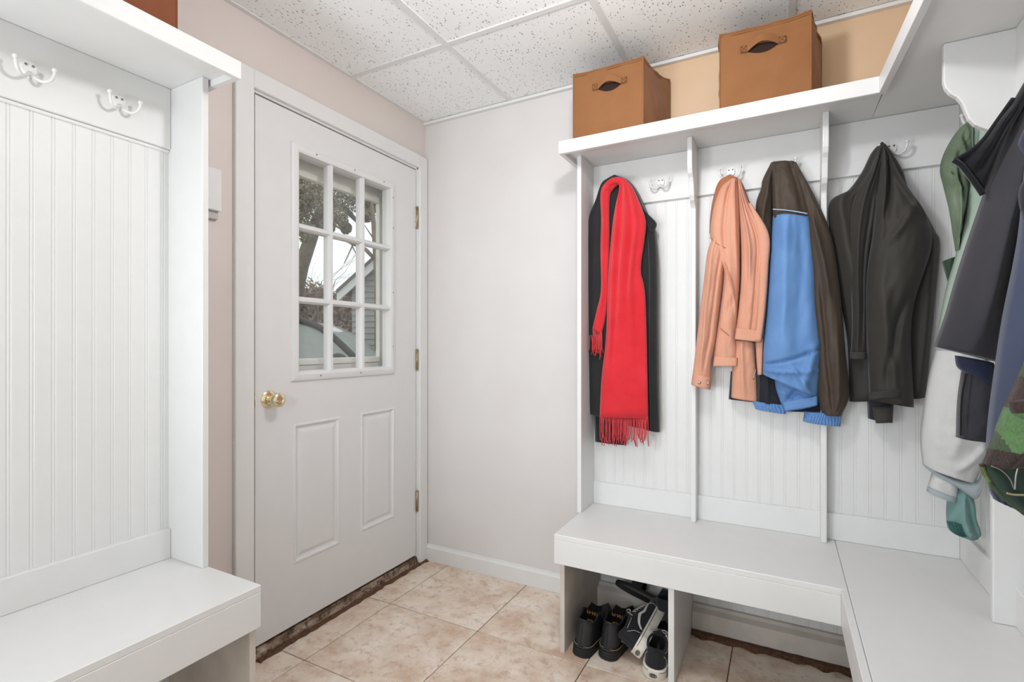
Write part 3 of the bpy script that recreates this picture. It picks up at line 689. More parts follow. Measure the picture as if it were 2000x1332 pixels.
# black jacket
t = thing('jacket', (2.02, -.08, .93), 'black softshell jacket hanging alone in the right bay of the back wall', 'jacket', 'jackets on the hooks')
cloth('back', t, 'blkjk', kC, [(303, 74), (268, 112), (228, 192), (170, 270), (92, 320), (90, 450), (110, 640), (165, 900), (176, 1186)], [(320, 72), (348, 95), (405, 185), (434, 268), (492, 345), (546, 445), (568, 512), (546, 760), (506, 1168)], .032, [.03, .04, .045, .05, .05, .05, .05, .045, .035], [(.08, .4, .2, .9, .012, .06), (.9, .5, .9, 1, .012, .06), (.3, .35, .35, .9, -.012, .06)], .004, seed=51, nu=44, nv=70)
cloth('front', t, 'blkjk', kC, [(300, 84), (262, 185), (200, 292), (176, 420), (178, 600), (186, 850), (178, 1000)], [(326, 80), (305, 200), (282, 420), (252, 600), (248, 800), (246, 1000)][0:1] + [(312, 180), (296, 320), (272, 480), (252, 620), (248, 800), (247, 1002)], .065, [.02, .03, .035, .035, .035, .03], [(.4, .1, .35, .9, .008, .1), (.75, .3, .7, .9, -.008, .08)], .003, seed=52, nu=20)
cloth('sleeve', t, 'blkjk', kC, [(315, 76), (302, 200), (280, 420), (246, 640), (245, 850), (262, 1176)], [(332, 78), (405, 230), (505, 380), (536, 460), (505, 620), (440, 800), (455, 1210)][0:3] + [(530, 520), (446, 820), (455, 1210)], .07, [.02, .05, .07, .08, .075, .05], [(.2, .05, .1, .5, .016, .07), (.5, .08, .12, .42, -.016, .08), (.5, .1, .95, .42, .012, .08), (.3, .5, .8, .34, .008, .1), (.75, .75, .35, .95, -.012, .1), (.25, .7, .5, .95, .010, .12)], .004, seed=53, nu=40, nv=80)
cloth('cuff_tab', t, 'blkjk', kC, [(262, 1148), (264, 1178)], [(404, 1130), (400, 1164)], .122, .010, seed=54, nu=16, nv=8, wr=.001)
cloth('sleeve', t, 'lining', kC, [(248, 1000), (250, 1120), (255, 1258)], [(400, 1000), (372, 1150), (363, 1278)], .05, [.04, .04, .03], seed=55, nu=18, nv=20)
cloth('cuff_tab', t, 'blkjk', kC, [(275, 1212), (290, 1280)], [(364, 1208), (362, 1276)], .088, .008, seed=56, nu=12, nv=8, wr=.001)
cloth('hem', t, 'blkjk', kC, [(186, 970), (178, 1002)], [(248, 972), (247, 1004)], .098, .006, seed=57, nu=10, nv=6, wr=.0005)

# green and white jacket in the corner
M['olive'] = fabric('olive_green_nylon', '#80917a', .6, .25, 900, .2, .05, '#53624c')
M['mint'] = fabric('mint_green_nylon', '#b0c1b2', .6, .06, 900, .15, .05)
M['whtjk'] = fabric('pale_grey_nylon', '#d3d3d1', .6, .03, 900, .2, .05)
M['greyhem'] = fabric('light_grey_trim', '#a9b3b6', .6, .06)
M['teal'] = fabric('teal_nylon', '#7a9e9a', .55, .1, 900, .2, .05)
M['dkteal'] = fabric('dark_teal_cuff', '#33635d', .6, .1)
PG = ('y', -.20)
t = thing('jacket', (2.16, -.25, .75), 'green, mint and pale grey windbreaker hanging in the corner behind the bracket', 'jacket', 'jackets on the hooks')
cloth('sleeve', t, 'olive', kD, [(285, 104), (230, 160), (172, 258), (148, 350), (166, 440), (195, 560), (215, 690), (228, 765)], [(330, 110), (322, 220), (308, 350), (296, 450), (278, 560), (250, 680), (242, 740), (234, 780)], .02, [.02, .04, .05, .05, .05, .04, .03], [(.3, .2, .9, .35, .012, .08), (.2, .45, .9, .4, -.012, .06), (.5, .5, .6, .75, .014, .1), (.4, .3, .7, .55, -.01, .06)], .008, (3, 8), seed=61, nu=24, plane=PG)
cloth('back_sleeve', t, fabric('dark_olive', '#2f4636', .7), kD, [(158, 828), (170, 870), (192, 945)], [(240, 800), (232, 870), (205, 940)], .0, .02, seed=62, nu=12, nv=12, plane=PG)
cloth('front', t, 'mint', kD, [(320, 120), (316, 250), (292, 440), (268, 620), (228, 800), (172, 1000), (122, 1266)], [(420, 120), (430, 300), (430, 500), (420, 700), (410, 900), (400, 1080), (380, 1300)], .03, [.03, .05, .06, .06, .06, .05], [(.35, .3, .45, .7, .01, .08)], .004, seed=63, plane=PG)
px_tube('seam', t, 'olive', [(320, 128), (318, 180), (320, 245)], kD, .075, .0025, plane=PG)
cloth('lower_front', t, 'whtjk', kE, [(124, 225), (92, 350), (57, 560), (45, 690), (60, 824)], [(380, 240), (385, 450), (388, 650), (372, 790), (332, 912)], .028, [.055, .06, .065, .06, .05], [(.4, .2, .5, .9, .008, .12), (.6, .9, .95, .6, .012, .08)], .005, seed=64, plane=PG)
cloth('hem', t, 'greyhem', kE, [(58, 818), (130, 850), (230, 890), (335, 905), (372, 830)], [(75, 838), (150, 890), (240, 940), (330, 1000), (365, 940)], .05, [.012, .02, .02, .02, .012], seed=65, nu=14, nv=40, plane=PG)
cloth('cuff', t, 'whtjk', kE, [(108, 848), (92, 905), (80, 952)], [(245, 920), (242, 965), (236, 1012)], .035, [.03, .03, .025], seed=66, nu=18, nv=12, plane=PG)
cloth('cuff_band', t, 'greyhem', kE, [(84, 930), (78, 956)], [(240, 990), (235, 1016)], .036, .034, seed=67, nu=18, nv=6, plane=PG, wr=.001)
cloth('sleeve', t, 'teal', kE, [(230, 920), (186, 1000), (182, 1110), (198, 1160), (245, 1186)], [(300, 960), (326, 1005), (336, 1090), (360, 1168), (345, 1202)], .02, [.03, .04, .045, .045, .03], [(.4, .1, .5, .8, .01, .12), (.7, .3, .8, .9, -.008, .08)], .005, seed=68, nu=26, nv=40, plane=PG)
cloth('cuff', t, 'dkteal', kE, [(182, 1112), (205, 1165), (250, 1190)], [(290, 1130), (305, 1160), (312, 1192)], .058, [.012, .016, .01], seed=69, nu=30, nv=14, plane=PG, ribs=(7, .005))
obj('cuff_opening', sphere(on_axis(*kE([(282, 1168)])[0], 1, -.20 - .062), .013, (1, .35, .8)), 'lining', t)

# dark softshell on the right wall
M['char'] = fabric('charcoal_softshell', '#35343a', .75, .12, 900, .25, .15)
M['ink'] = fabric('black_fleece', '#1b1b1e', .95, .15, 600, .4, .2)
M['navy'] = fabric('navy_softshell', '#3c465f', .75, .08, 900, .25, .15)
M['navydk'] = fabric('dark_navy_rib', '#2a3049', .8, .08)
PS = ('y', -.66)
t = thing('jacket', (2.16, -.7, .9), 'charcoal softshell jacket with turned-out black collar on the right wall', 'jacket', 'jackets on the hooks')
cloth('body', t, 'char', kD, [(600, -120), (520, 80), (440, 290), (372, 480), (300, 690), (232, 900), (172, 1110), (116, 1270)], [(790, -160), (800, 100), (790, 300), (780, 500), (760, 700), (740, 900), (700, 1150), (640, 1400)], .02, [.03, .06, .08, .09, .09, .09, .08, .06], [(.22, .15, .3, .9, .014, .08), (.42, .1, .5, .9, -.016, .09)], .003, seed=71, nu=44, nv=70, plane=PS)
cloth('collar', t, 'ink', kD, [(600, -130), (520, 5), (450, 92), (380, 190), (310, 256), (221, 300)], [(640, -120), (560, 60), (500, 160), (450, 270), (410, 380), (372, 480)], .045, [.02, .03, .035, .03, .02, .008], [(.5, .2, .6, .9, -.008, .15)], .002, seed=72, nu=24, plane=PS)
px_tube('collar_edge', t, 'ink', [(221, 300), (262, 330), (320, 405), (373, 480)], kD, .058, .006, plane=PS)
px_tube('collar_edge', t, 'ink', [(226, 300), (310, 252), (380, 188), (450, 92), (530, -20)], kD, .056, .005, plane=PS)
cloth('lower_hem', t, 'navydk', kE, [(225, 250), (238, 312), (300, 352)], [(430, 290), (440, 360), (440, 420)], .015, .03, seed=73, nu=16, nv=10, plane=PS)
cloth('sleeve', t, 'char', kE, [(266, 290), (238, 480), (230, 674)], [(450, 300), (450, 520), (440, 700)], .0, [.04, .045, .04], [(.12, 0, .1, 1, .006, .05)], .003, seed=74, nu=24, nv=24, plane=PS)
px_tube('seam', t, 'ink', [(284, 345), (262, 480), (256, 668)], kE, .034, .0022, plane=PS)
# navy jacket
PN = ('y', -.86)
t = thing('jacket', (2.12, -.95, .85), 'navy blue jacket at right picture edge between charcoal and plaid jackets', 'jacket', 'jackets on the hooks')
cloth('body', t, 'navy', kN, [(2012, 250), (2000, 330), (1990, 440), (1978, 515), (1957, 620), (1941, 725), (1929, 820), (1925, 890), (1930, 940)], [(2150, 150), (2150, 300), (2150, 440), (2140, 520), (2130, 620), (2110, 725), (2090, 820), (2070, 890), (2060, 975)], .0, [.04, .06, .07, .08, .08, .08, .07, .05], [(.2, .3, .15, .9, .012, .08), (.4, .3, .35, .9, -.012, .08)], .004, seed=81, nu=34, plane=PN)
cloth('collar', t, 'navydk', kN, [(2010, 232), (1995, 262), (1988, 283), (2000, 300)], [(2060, 210), (2040, 260), (2020, 300), (2015, 320)], .06, .02, seed=82, nu=14, nv=20, plane=PN)
cloth('lapel', t, 'lining', kN, [(2006, 340), (1990, 370), (1990, 400), (1998, 425)], [(2040, 330), (2030, 380), (2024, 410), (2014, 440)], .055, .018, seed=83, nu=14, nv=20, plane=PN)
cloth('waistband', t, 'navydk', kN, [(1928, 925), (1931, 955), (1940, 974)], [(2060, 960), (2060, 990), (2058, 1012)], .01, .05, seed=84, nu=70, nv=12, plane=PN, ribs=(14, .006), wr=.001)
# plaid wool jacket
def m_plaid():
    tt = NT('green_brown_plaid_wool'); mp = tt.node('ShaderNodeMapping'); mp.inputs['Rotation'].default_value = (0, .25, 0); tt.link(tt.co(), mp.inputs[0])
    sp = tt.node('ShaderNodeSeparateXYZ'); tt.link(mp.outputs[0], sp.inputs[0]); nz = tt.noise(160, 3)
    def band(o, per, duty, ph):
        f = tt.math('FRACT', tt.math('ADD', tt.math('MULTIPLY', tt.math('MULTIPLY_ADD', nz, .006, o), 1 / per), ph)); return tt.math('LESS_THAN', f, duty)
    a = tt.mix(band(sp.outputs[2], .115, .42, .52), lin('#567a4a'), lin('#3d2e29'))
    b = tt.mix(tt.math('MULTIPLY', band(sp.outputs[0], .085, .38, .1), .65), a, lin('#2a1d1a'))
    c = tt.mix(tt.math('MULTIPLY', band(sp.outputs[2], .23, .12, .3), .5), b, lin('#7d8a4c'))
    tt.base(tt.mix(1.0, c, tt.ramp(nz, [(.3, (.7, .7, .7, 1)), (.7, (1.1, 1.1, 1.1, 1))]), 'MULTIPLY')); tt.rough(1); tt.b.inputs['Sheen Weight'].default_value = .08; tt.bump(nz, .8, .003); return tt.m
M['plaid'] = m_plaid(); M['dkgreen'] = fabric('dark_green_lining', '#2b3d33', .8, .15)
PP = ('y', -1.0)
t = thing('jacket', (2.1, -1.1, .8), 'green and brown plaid wool jacket cut off by right picture edge', 'jacket', 'jackets on the hooks')
cloth('body', t, 'plaid', kN, [(2060, 560), (2022, 650), (2000, 705), (1978, 755), (1957, 800), (1938, 850), (1918, 906)], [(2200, 400), (2200, 560), (2190, 700), (2180, 760), (2170, 800), (2160, 850), (2150, 892)], .0, [.05, .07, .08, .09, .09, .08, .06], [(.22, .4, .12, 1, .014, .06), (.3, .74, .1, .80, -.014, .05)], .006, (4, 6), seed=91, nu=44, plane=PP)
cloth('pocket_flap', t, 'plaid', kN, [(1966, 785), (1975, 806), (1992, 818)], [(2060, 770), (2060, 800), (2060, 830)], .075, .022, seed=92, nu=20, nv=10, plane=PP)
cloth('lining', t, 'dkgreen', kN, [(1917, 902), (1924, 925), (1950, 962), (2000, 1004)], [(2120, 900), (2110, 950), (2100, 1000), (2080, 1050)], .0, [.03, .035, .03, .02], [(.2, 0, .4, 1, -.012, .12)], seed=93, nu=24, nv=24, plane=PP)
px_tube('hem_cord', t, 'steel', [(1936, 910), (1955, 918), (1972, 935), (1981, 956)], kN, .045, .0012, plane=PP)
px_tube('hem_cord', t, 'steel', [(1990, 905), (1984, 930), (1982, 956)], kN, .048, .0016, plane=PP)
px_tube('zipper', t, 'hinge', [(1966, 963), (1985, 966), (2030, 966)], kN, .04, .0022, plane=PP)
px_tube('hem_edge', t, 'plaid', [(1917, 906), (1924, 926), (1950, 963), (2002, 1004)], kN, .006, .004, plane=PP)

#@@PART3
# ---------------------------------------------------------------- shoes in the cubby
M['leather'] = plain('black_leather', '#232428', .42, var=.12, nscale=40, bump=.25, bscale=350)
M['rubber'] = plain('black_rubber', '#1c1b1c', .6, var=.1)
M['shoelining'] = plain('black_shoe_lining', '#0f0d0d', .95)
M['gold'] = plain('gold_print', '#d9a860', .35, .6)
M['welt'] = plain('ochre_stitching', '#94805f', .7)
M['canvas'] = fabric('black_canvas', '#25252a', .85, .1, 1500, .3)
M['wsole'] = plain('scuffed_white_rubber', '#e2dbd0', .6, var=.12, nscale=35)
M['stripe'] = plain('white_leather_stripe', '#e6e2dc', .5)
M['lace'] = plain('grey_pink_lace', '#b9aaa4', .8)
M['thread'] = plain('white_thread', '#cfcac4', .8)
def xf(bm, mtx):
    bmesh.ops.transform(bm, matrix=mtx, verts=bm.verts[:]); return bm
def wfun(W, t):
    base = W * (.78 + .22 * math.sin(PI * min(1, max(0, (t - .15) / 1.1))))
    if t < .13: base *= math.sqrt(max(0, 1 - ((.13 - t) / .13) ** 2))
    if t > .72: base *= math.sqrt(max(0, 1 - ((t - .72) / .28) ** 2.3))
    return max(base, .0008)
TS_ = [0, .004, .012, .025, .045, .07, .1, .13] + [.13 + .59 * i / 22 for i in range(1, 22)] + [.72, .76, .8, .84, .88, .91, .94, .965, .98, .992, 1]
def sole_mesh(L, W, z0, z1, grow=.004, ribs=0):
    bm = bmesh.new(); pts = [(wfun(W, t) + grow * (1 if 0 < t < 1 else 0), t * (L + 2 * grow) - grow) for t in TS_]
    loop = [(x, y) for x, y in pts] + [(-x, y) for x, y in pts[::-1][1:-1]]
    zs = [z0, z0 + .003, z1 - .002, z1]; ins = [.96, 1, 1, .97]; R = []
    if ribs:
        zs = [z0]; ins = [.96]
        for k in range(ribs):
            a = z0 + (z1 - z0) * k / ribs; b = z0 + (z1 - z0) * (k + 1) / ribs
            zs += [a + .0015, b - .0025, b - .001]; ins += [1, 1, .955]
    for z, s in zip(zs, ins): R.append([bm.verts.new((x * s, y + (L / 2 - y) * (1 - s) * .4, z)) for x, y in loop])
    n = len(loop)
    for a, b in zip(R, R[1:]):
        for k in range(n): bm.faces.new((a[k], a[(k + 1) % n], b[(k + 1) % n], b[k]))
    bm.faces.new(R[0][::-1]); bm.faces.new(R[-1]); bmesh.ops.recalc_face_normals(bm, faces=bm.faces[:]); return smooth(bm, 40)
def upper_meshes(L, W, zs, hfun, t0, t1, eo, m=12):
    out = bmesh.new(); inn = bmesh.new(); RO = []; RI = []
    for t in TS_:
        w_ = wfun(W, t) * .97; e_ = 0
        if t0 < t < t1: e_ = min(eo * math.sqrt(max(0, 1 - ((2 * t - t0 - t1) / (t1 - t0)) ** 2)) , .88 * w_)
        h = hfun(t); y = t * L; side = []
        for i in range(m + 1):
            q = i / m; lat = e_ + (w_ - e_) * max(0, 1 - q ** 2.3) ** (1 / 2.3); side.append((lat, zs + h * q))
        if t < .13: yo = [(.13 - t) / .13 * .18 * L * .13 * (i / m) for i in range(m + 1)]
        else: yo = [0] * (m + 1)
        RO.append([out.verts.new((x, y + yo[i], z)) for i, (x, z) in enumerate(side)] + [out.verts.new((-x, y + yo[i], z)) for i, (x, z) in reversed(list(enumerate(side)))])
        ex, ez = side[-1]
        RI.append([inn.verts.new(c) for c in ((ex, y + yo[-1], ez), (ex * .96, y + yo[-1], ez - .004), (max(ex * .9, .0004), y + yo[-1], zs + .012), (-max(ex * .9, .0004), y + yo[-1], zs + .012), (-ex * .96, y + yo[-1], ez - .004), (-ex, y + yo[-1], ez))] if e_ > 0 else None)
    n = len(RO[0])
    for ka, (a, b) in enumerate(zip(RO, RO[1:])):
        opened = RI[ka] is not None and RI[ka + 1] is not None
        for k in range(n - 1):
            if k == m and opened: continue
            out.faces.new((a[k], a[k + 1], b[k + 1], b[k]))
    for a, b in zip(RI, RI[1:]):
        if a and b:
            for k in range(5): inn.faces.new((a[k], b[k], b[k + 1], a[k + 1]))
    bmesh.ops.remove_doubles(out, verts=out.verts[:], dist=.0002); bmesh.ops.recalc_face_normals(out, faces=out.faces[:])
    return smooth(out, 60), smooth(inn, 60)
def collar_line(L, W, zs, hfun, t0, t1, eo, n=40, grow=0):
    P = []
    for i in range(n):
        a = 2 * PI * i / n; t = (t0 + t1) / 2 - (t1 - t0) / 2 * math.cos(a); t = min(max(t, t0 + .004), t1 - .004)
        e_ = min(eo * math.sqrt(max(0, 1 - ((2 * t - t0 - t1) / (t1 - t0)) ** 2)), .88 * wfun(W, t) * .97)
        y = t * L + ((.13 - t) * .18 * L if t < .13 else 0); P.append((e_ * (1 if math.sin(a) >= 0 else -1) + 0, y, zs + hfun(t) + grow))
    return P
def place(loc, rz=0, roll=0, pitch=0): return Matrix.Translation(loc) @ Matrix.Rotation(rz, 4, 'Z') @ Matrix.Rotation(pitch, 4, 'X') @ Matrix.Rotation(roll, 4, 'Y')
def text_mesh(body, size, ext=.0004):
    c = bpy.data.curves.new('lettering', 'FONT'); c.body = body; c.size = size; c.extrude = ext; c.align_x = 'CENTER'; c.align_y = 'CENTER'; c.shear = .25
    o = bpy.data.objects.new('lettering', c); COL.objects.link(o); dg = bpy.context.evaluated_depsgraph_get(); me = bpy.data.meshes.new_from_object(o.evaluated_get(dg))
    bpy.data.objects.remove(o); bm = bmesh.new(); bm.from_mesh(me); bpy.data.meshes.remove(me); return bm
def boot(loc, rz, roll, label):
    t = thing('boot', loc, label, 'boot', 'pair of black leather boots in the cubby'); Mx = place(loc, rz, roll)
    L, W, zs = .285, .044, .040
    hf = lambda s: (.098 - .016 * math.sin(PI * min(1, s / .30))) if s < .30 else max(.040, .098 - .055 * min(1, (s - .30) / .28) ** 1.2 - .022 * max(0, (s - .75) / .25) ** 2)
    a = (L, W, zs, hf, .012, .50, .033)
    obj('sole', xf(sole_mesh(L, W, 0, .034, .005, 3), Mx), 'rubber', t)
    obj('welt', xf(sole_mesh(L, W, .034, .041, .0055), Mx), 'rubber', t)
    obj('welt_stitching', xf(tube([(x, y, .0415) for x, y in [(wfun(W, q) + .004, q * L) for q in TS_[2:-2]] + [(-wfun(W, q) - .004, q * L) for q in TS_[2:-2][::-1]]], .0013, 5, True), Mx), 'welt', t)
    up, inn = upper_meshes(*a); obj('upper', xf(up, Mx), 'leather', t); obj('lining', xf(inn, Mx), 'shoelining', t)
    obj('collar', xf(tube(collar_line(*a), .0035, 6, True), Mx), 'leather', t)
    # tongue standing up inside the opening, printed in gold
    tp = bmesh.new(); F = []; 
    for j in range(9):
        v = j / 8; y = L * (.16 + .34 * v); z = zs + .030 + .062 * v; hw = .031 - .008 * v ** 3
        F.append([tp.verts.new((hw * (2 * i / 8 - 1), y, z - .010 * (1 - (2 * i / 8 - 1) ** 2) * 0 + .006 * abs(2 * i / 8 - 1))) for i in range(9)])
    for p, q in zip(F, F[1:]):
        for i in range(8): tp.faces.new((p[i], p[i + 1], q[i + 1], q[i]))
    bmesh.ops.solidify(tp, geom=tp.faces[:], thickness=.003)
    tg = obj('tongue', xf(smooth(tp), Mx), 'shoelining', t)
    slope = math.atan2(.062, L * .34)
    for body, sz, v in (('AirWair', .020, .66), ('WITH', .011, .40), ('Bouncing', .011, .24)):
        b = text_mesh(body, sz); bmesh.ops.rotate(b, cent=(0, 0, 0), matrix=Matrix.Rotation(slope, 3, 'X'), verts=b.verts[:])
        bmesh.ops.translate(b, vec=(0, L * (.16 + .34 * v) - .002, zs + .030 + .062 * v + .0042), verts=b.verts[:]); obj('lettering', xf(b, Mx), 'gold', tg, label='gold printed lettering')
    obj('heel_seam', xf(tube([(.018, -.0025, .042), (.018, -.001, .056), (.030, .006, .060)], .0009, 5), Mx), 'stitch', t)
    return t
boot(on_axis(1132, 1283, 2, 0) + Vector((0, .0, 0)), math.radians(-3), math.radians(5), 'black leather boot standing leftmost in the cubby')
boot(on_axis(1183, 1289, 2, 0) + Vector((0, .0, 0)), math.radians(-4), math.radians(4), 'black leather boot standing second from the cubby wall')
def skate_shoe(Mx, loc, label):
    t = thing('sneaker', loc, label, 'sneaker', 'pair of black and white canvas sneakers in the cubby')
    L, W, zs = .285, .047, .034
    hf = lambda s: (.055 + .012 * max(0, 1 - s / .08) + .012 * min(1, s / .4)) if s < .44 else max(.030, .067 - .040 * min(1, (s - .44) / .36) - .006 * max(0, (s - .8) / .2))
    a = (L, W, zs, hf, .015, .40, .033)
    obj('sole', xf(sole_mesh(L, W, 0, .036, .005), Mx), 'wsole', t)
    obj('sole_line', xf(tube([(x, y, .029) for x, y in [(wfun(W, q) + .0056, q * (L + .01) - .005) for q in TS_[2:-2]] + [(-wfun(W, q) - .0056, q * (L + .01) - .005) for q in TS_[2:-2][::-1]]], .0009, 4, True), Mx), 'rubber', t)
    up, inn = upper_meshes(*a); obj('upper', xf(up, Mx), 'canvas', t); obj('lining', xf(inn, Mx), 'shoelining', t)
    obj('collar', xf(tube(collar_line(*a), .0045, 6, True), Mx), 'canvas', t)
    obj('collar_piping', xf(tube(collar_line(*a, grow=-.006), .0011, 4, True), Mx @ Matrix.Diagonal((1.12, 1.0, 1, 1))), 'thread', t)
    def surf(s, q, sgn, o=.0012):
        w_ = wfun(W, s) * .97; e_ = min(.033 * math.sqrt(max(0, 1 - ((2 * s - .415) / .385) ** 2)), .88 * w_) if .015 < s < .40 else 0
        lat = e_ + (w_ - e_) * max(0, 1 - q ** 2.3) ** (1 / 2.3); return Vector((sgn * (lat + o), s * L, zs + hf(s) * q + o * q))
    for sg in (-1, 1):
        sb = bmesh.new(); A = []; B = []
        path = cr([(.20, .15), (.27, .42), (.40, .56), (.50, .50), (.60, .62), (.68, .72)], 26)
        for i, (s, q) in enumerate(path):
            wd = .085 * (1 - .35 * i / 25); A.append(sb.verts.new(surf(s, max(.06, q - wd), sg, .002))); B.append(sb.verts.new(surf(s, min(.95, q + wd), sg, .002)))
        for i in range(25): sb.faces.new((A[i], A[i + 1], B[i + 1], B[i]))
        bmesh.ops.recalc_face_normals(sb, faces=sb.faces[:])
        obj('side_stripe', xf(smooth(sb, 60), Mx), 'stripe', t)
        obj('stitching', xf(tube([surf(*p, sg, .0015) for p in cr([(.06, .75), (.12, .45), (.15, .08)], 14)], .0009, 4), Mx), 'thread', t)
        obj('stitching', xf(tube([surf(*p, sg, .0015) for p in cr([(.70, .10), (.72, .5), (.70, .95)], 14)], .0009, 4), Mx), 'thread', t)
    for i in range(5):
        s = .43 + .05 * i; obj('lace', xf(tube([surf(s, q, sg, .003) for sg, q in ((-1, .78), (-1, .9), (-1, .97), (1, .97), (1, .9), (1, .78))], .0022, 5), Mx), 'lace', t)
    lb = bmesh.new()
    for sg in (-1, 1):
        c = Vector((0, .42 * L, zs + hf(.42) + .006))
        tube([c + Vector(p) for p in [tuple(x) for x in cr([(0, 0, 0), (sg * .018, -.006, .012), (sg * .034, -.012, .002), (sg * .020, -.014, -.004), (0, -.004, 0)], 18)]], .0019, 5, False, lb)
        tube([c + Vector(p) for p in [tuple(x) for x in cr([(0, 0, 0), (sg * .022, -.016, .006), (sg * .036, -.030, -.014)], 10)]], .0019, 5, False, lb)
    obj('lace_bow', xf(lb, Mx), 'lace', t)
    obj('tongue', xf(sphere((0, .40 * L, zs + hf(.41) + .004), .024, (1, .8, .35)), Mx), 'canvas', t)
    hp = obj('heel_patch', xf(box(-.011, .011, -.0035, .004, zs + .008, zs + .060, .002), Mx @ Matrix.Rotation(math.radians(-4), 4, 'X')), 'canvas', t)
    lg = bmesh.new(); tube([(.012 * math.cos(q), -.0058, .016 + .0065 * math.sin(q)) for q in [2 * PI * k / 20 for k in range(20)]], .0011, 4, True, lg)
    for k in (-1, 0, 1): tube([(-.008, -.006, .016 + k * .003), (.008, -.006, .016 + k * .003 + .001)], .0009, 4, False, lg)
    obj('heel_emblem', xf(lg, Mx), 'rubber', t)
    return t
l1 = on_axis(1252, 1306, 2, 0)
skate_shoe(Matrix.Translation(l1 + Vector((.004, .0, .050))) @ Matrix.Rotation(math.radians(-6), 4, 'Z') @ Matrix.Rotation(math.radians(10), 4, 'X') @ Matrix.Rotation(math.radians(-62), 4, 'Y'), l1, 'black and white canvas sneaker tipped on its side with sole showing')
l2 = on_axis(1275, 1327, 2, 0)
skate_shoe(place(l2, math.radians(5), math.radians(5)), l2, 'black and white canvas sneaker standing upright beside the cubby divider')
# sandal behind the shoes
sl_ = Vector((1.20, -.10, .0))
t = thing('sandal', sl_, 'black slip-on sandal lying at the back of the cubby', 'sandal')
Ms = Matrix.Translation((1.335, -.115, .085)) @ Matrix.Rotation(math.radians(84), 4, 'Z') @ Matrix.Rotation(math.radians(12), 4, 'X') @ Matrix.Rotation(math.radians(42), 4, 'Y')
obj('sole', xf(sole_mesh(.26, .045, 0, .018, .003), Ms), 'rubber', t)
obj('footbed', xf(sole_mesh(.25, .040, .018, .022, .0), Ms), plain('brown_footbed', '#4a3128', .8), t)
def band(s, ht):
    bm = bmesh.new(); R = []
    for i in range(15):
        a = PI * i / 14; R.append([bm.verts.new((.046 * math.cos(a) * k, y, .018 + ht * math.sin(a) * k)) for k, y in ((1, s - .022), (1.04, s), (1, s + .022), (.93, s + .02), (.93, s - .02))])
    for a, b in zip(R, R[1:]):
        for k in range(5): bm.faces.new((a[k], a[(k + 1) % 5], b[(k + 1) % 5], b[k]))
    bmesh.ops.recalc_face_normals(bm, faces=bm.faces[:]); return smooth(bm, 50)
obj('strap', xf(band(.055, .055), Ms), 'canvas', t); obj('strap', xf(band(.17, .05), Ms), 'canvas', t)
sl2 = Vector((1.33, -.16, 0)); t = thing('sandal', sl2, 'black sandal standing on end against the cubby divider', 'sandal')
Ms = Matrix.Translation((1.338, -.17, .01)) @ Matrix.Rotation(math.radians(-90), 4, 'Y') @ Matrix.Rotation(math.radians(75), 4, 'X') @ Matrix.Rotation(0, 4, 'Z')
Ms = Matrix.Translation((1.340, -.20, .004)) @ Matrix.Rotation(math.radians(78), 4, 'X') @ Matrix.Rotation(math.radians(-80), 4, 'Y')
obj('sole', xf(sole_mesh(.25, .043, 0, .016, .003), Ms), 'rubber', t); obj('strap', xf(band(.15, .05), Ms), 'canvas', t)

# ---------------------------------------------------------------- outside the door
M['storm'] = plain('storm_door_enamel', '#efeee6', .45)
sd = thing('storm_door', (-.11, -.55, .0), 'off-white storm door frame just outside the entry door glass', 'storm door')
obj('stile', box(-.124, -.098, -.250, -.222, 0.05, 2.08, .002), 'storm', sd); obj('stile', box(-.112, -.085, -.222, -.185, 0.05, 2.08, .002), 'storm', sd); obj('stile', box(-.124, -.095, -.185, -.088, 0.05, 2.08, .002), 'storm', sd)
obj('stile', box(-.124, -.095, DY0 + .002, -.93, .05, 2.08, .002), 'storm', sd)
obj('rail', box(-.122, -.098, -.93, -.25, 1.905, 2.08, .002), 'storm', sd); obj('rail', box(-.124, -.094, -.93, -.25, 1.880, 1.905, .002), 'storm', sd)
obj('rail', box(-.124, -.092, -.93, -.25, 1.075, 1.102, .002), 'storm', sd); obj('rail', box(-.122, -.098, -.93, -.25, .05, 1.075, .002), 'storm', sd)
obj('glass_panel', box(-.112, -.109, -.93, -.25, 1.10, 1.88, 0), 'glass', sd)
GZ = -.15
M['ground'] = plain('winter_lawn', '#8a7d68', .95, var=.2, nscale=1.5)
tag(obj('ground', box(-60, -.14, -25, 60, GZ - .1, GZ, 0), 'ground'), kind='structure')
M['bark'] = plain('bark', '#84786b', .95, var=.2, nscale=12)
M['needle'] = plain('olive_needles', '#96917c', .9, var=.35, nscale=2.5)
M['hedge'] = plain('brown_winter_hedge', '#a18f7c', .95, var=.3, nscale=3)
def leaf_cloud(centers, per, size, seed, squash=1):
    rnd = random.Random(seed); bm = bmesh.new()
    for c, r in centers:
        for _ in range(per):
            d = Vector((rnd.gauss(0, 1), rnd.gauss(0, 1), rnd.gauss(0, 1) * squash)).normalized() * (r * rnd.random() ** .45); p = c + d
            a = Vector((rnd.gauss(0, 1), rnd.gauss(0, 1), rnd.gauss(0, 1))).normalized(); b = a.orthogonal().normalized(); s = size * rnd.uniform(.5, 1.2)
            vs_ = [bm.verts.new(p + a * s * u + b * s * .45 * v) for u, v in ((-1, 0), (0, -1), (1, 0), (0, 1))]; bm.faces.new(vs_)
    return bm
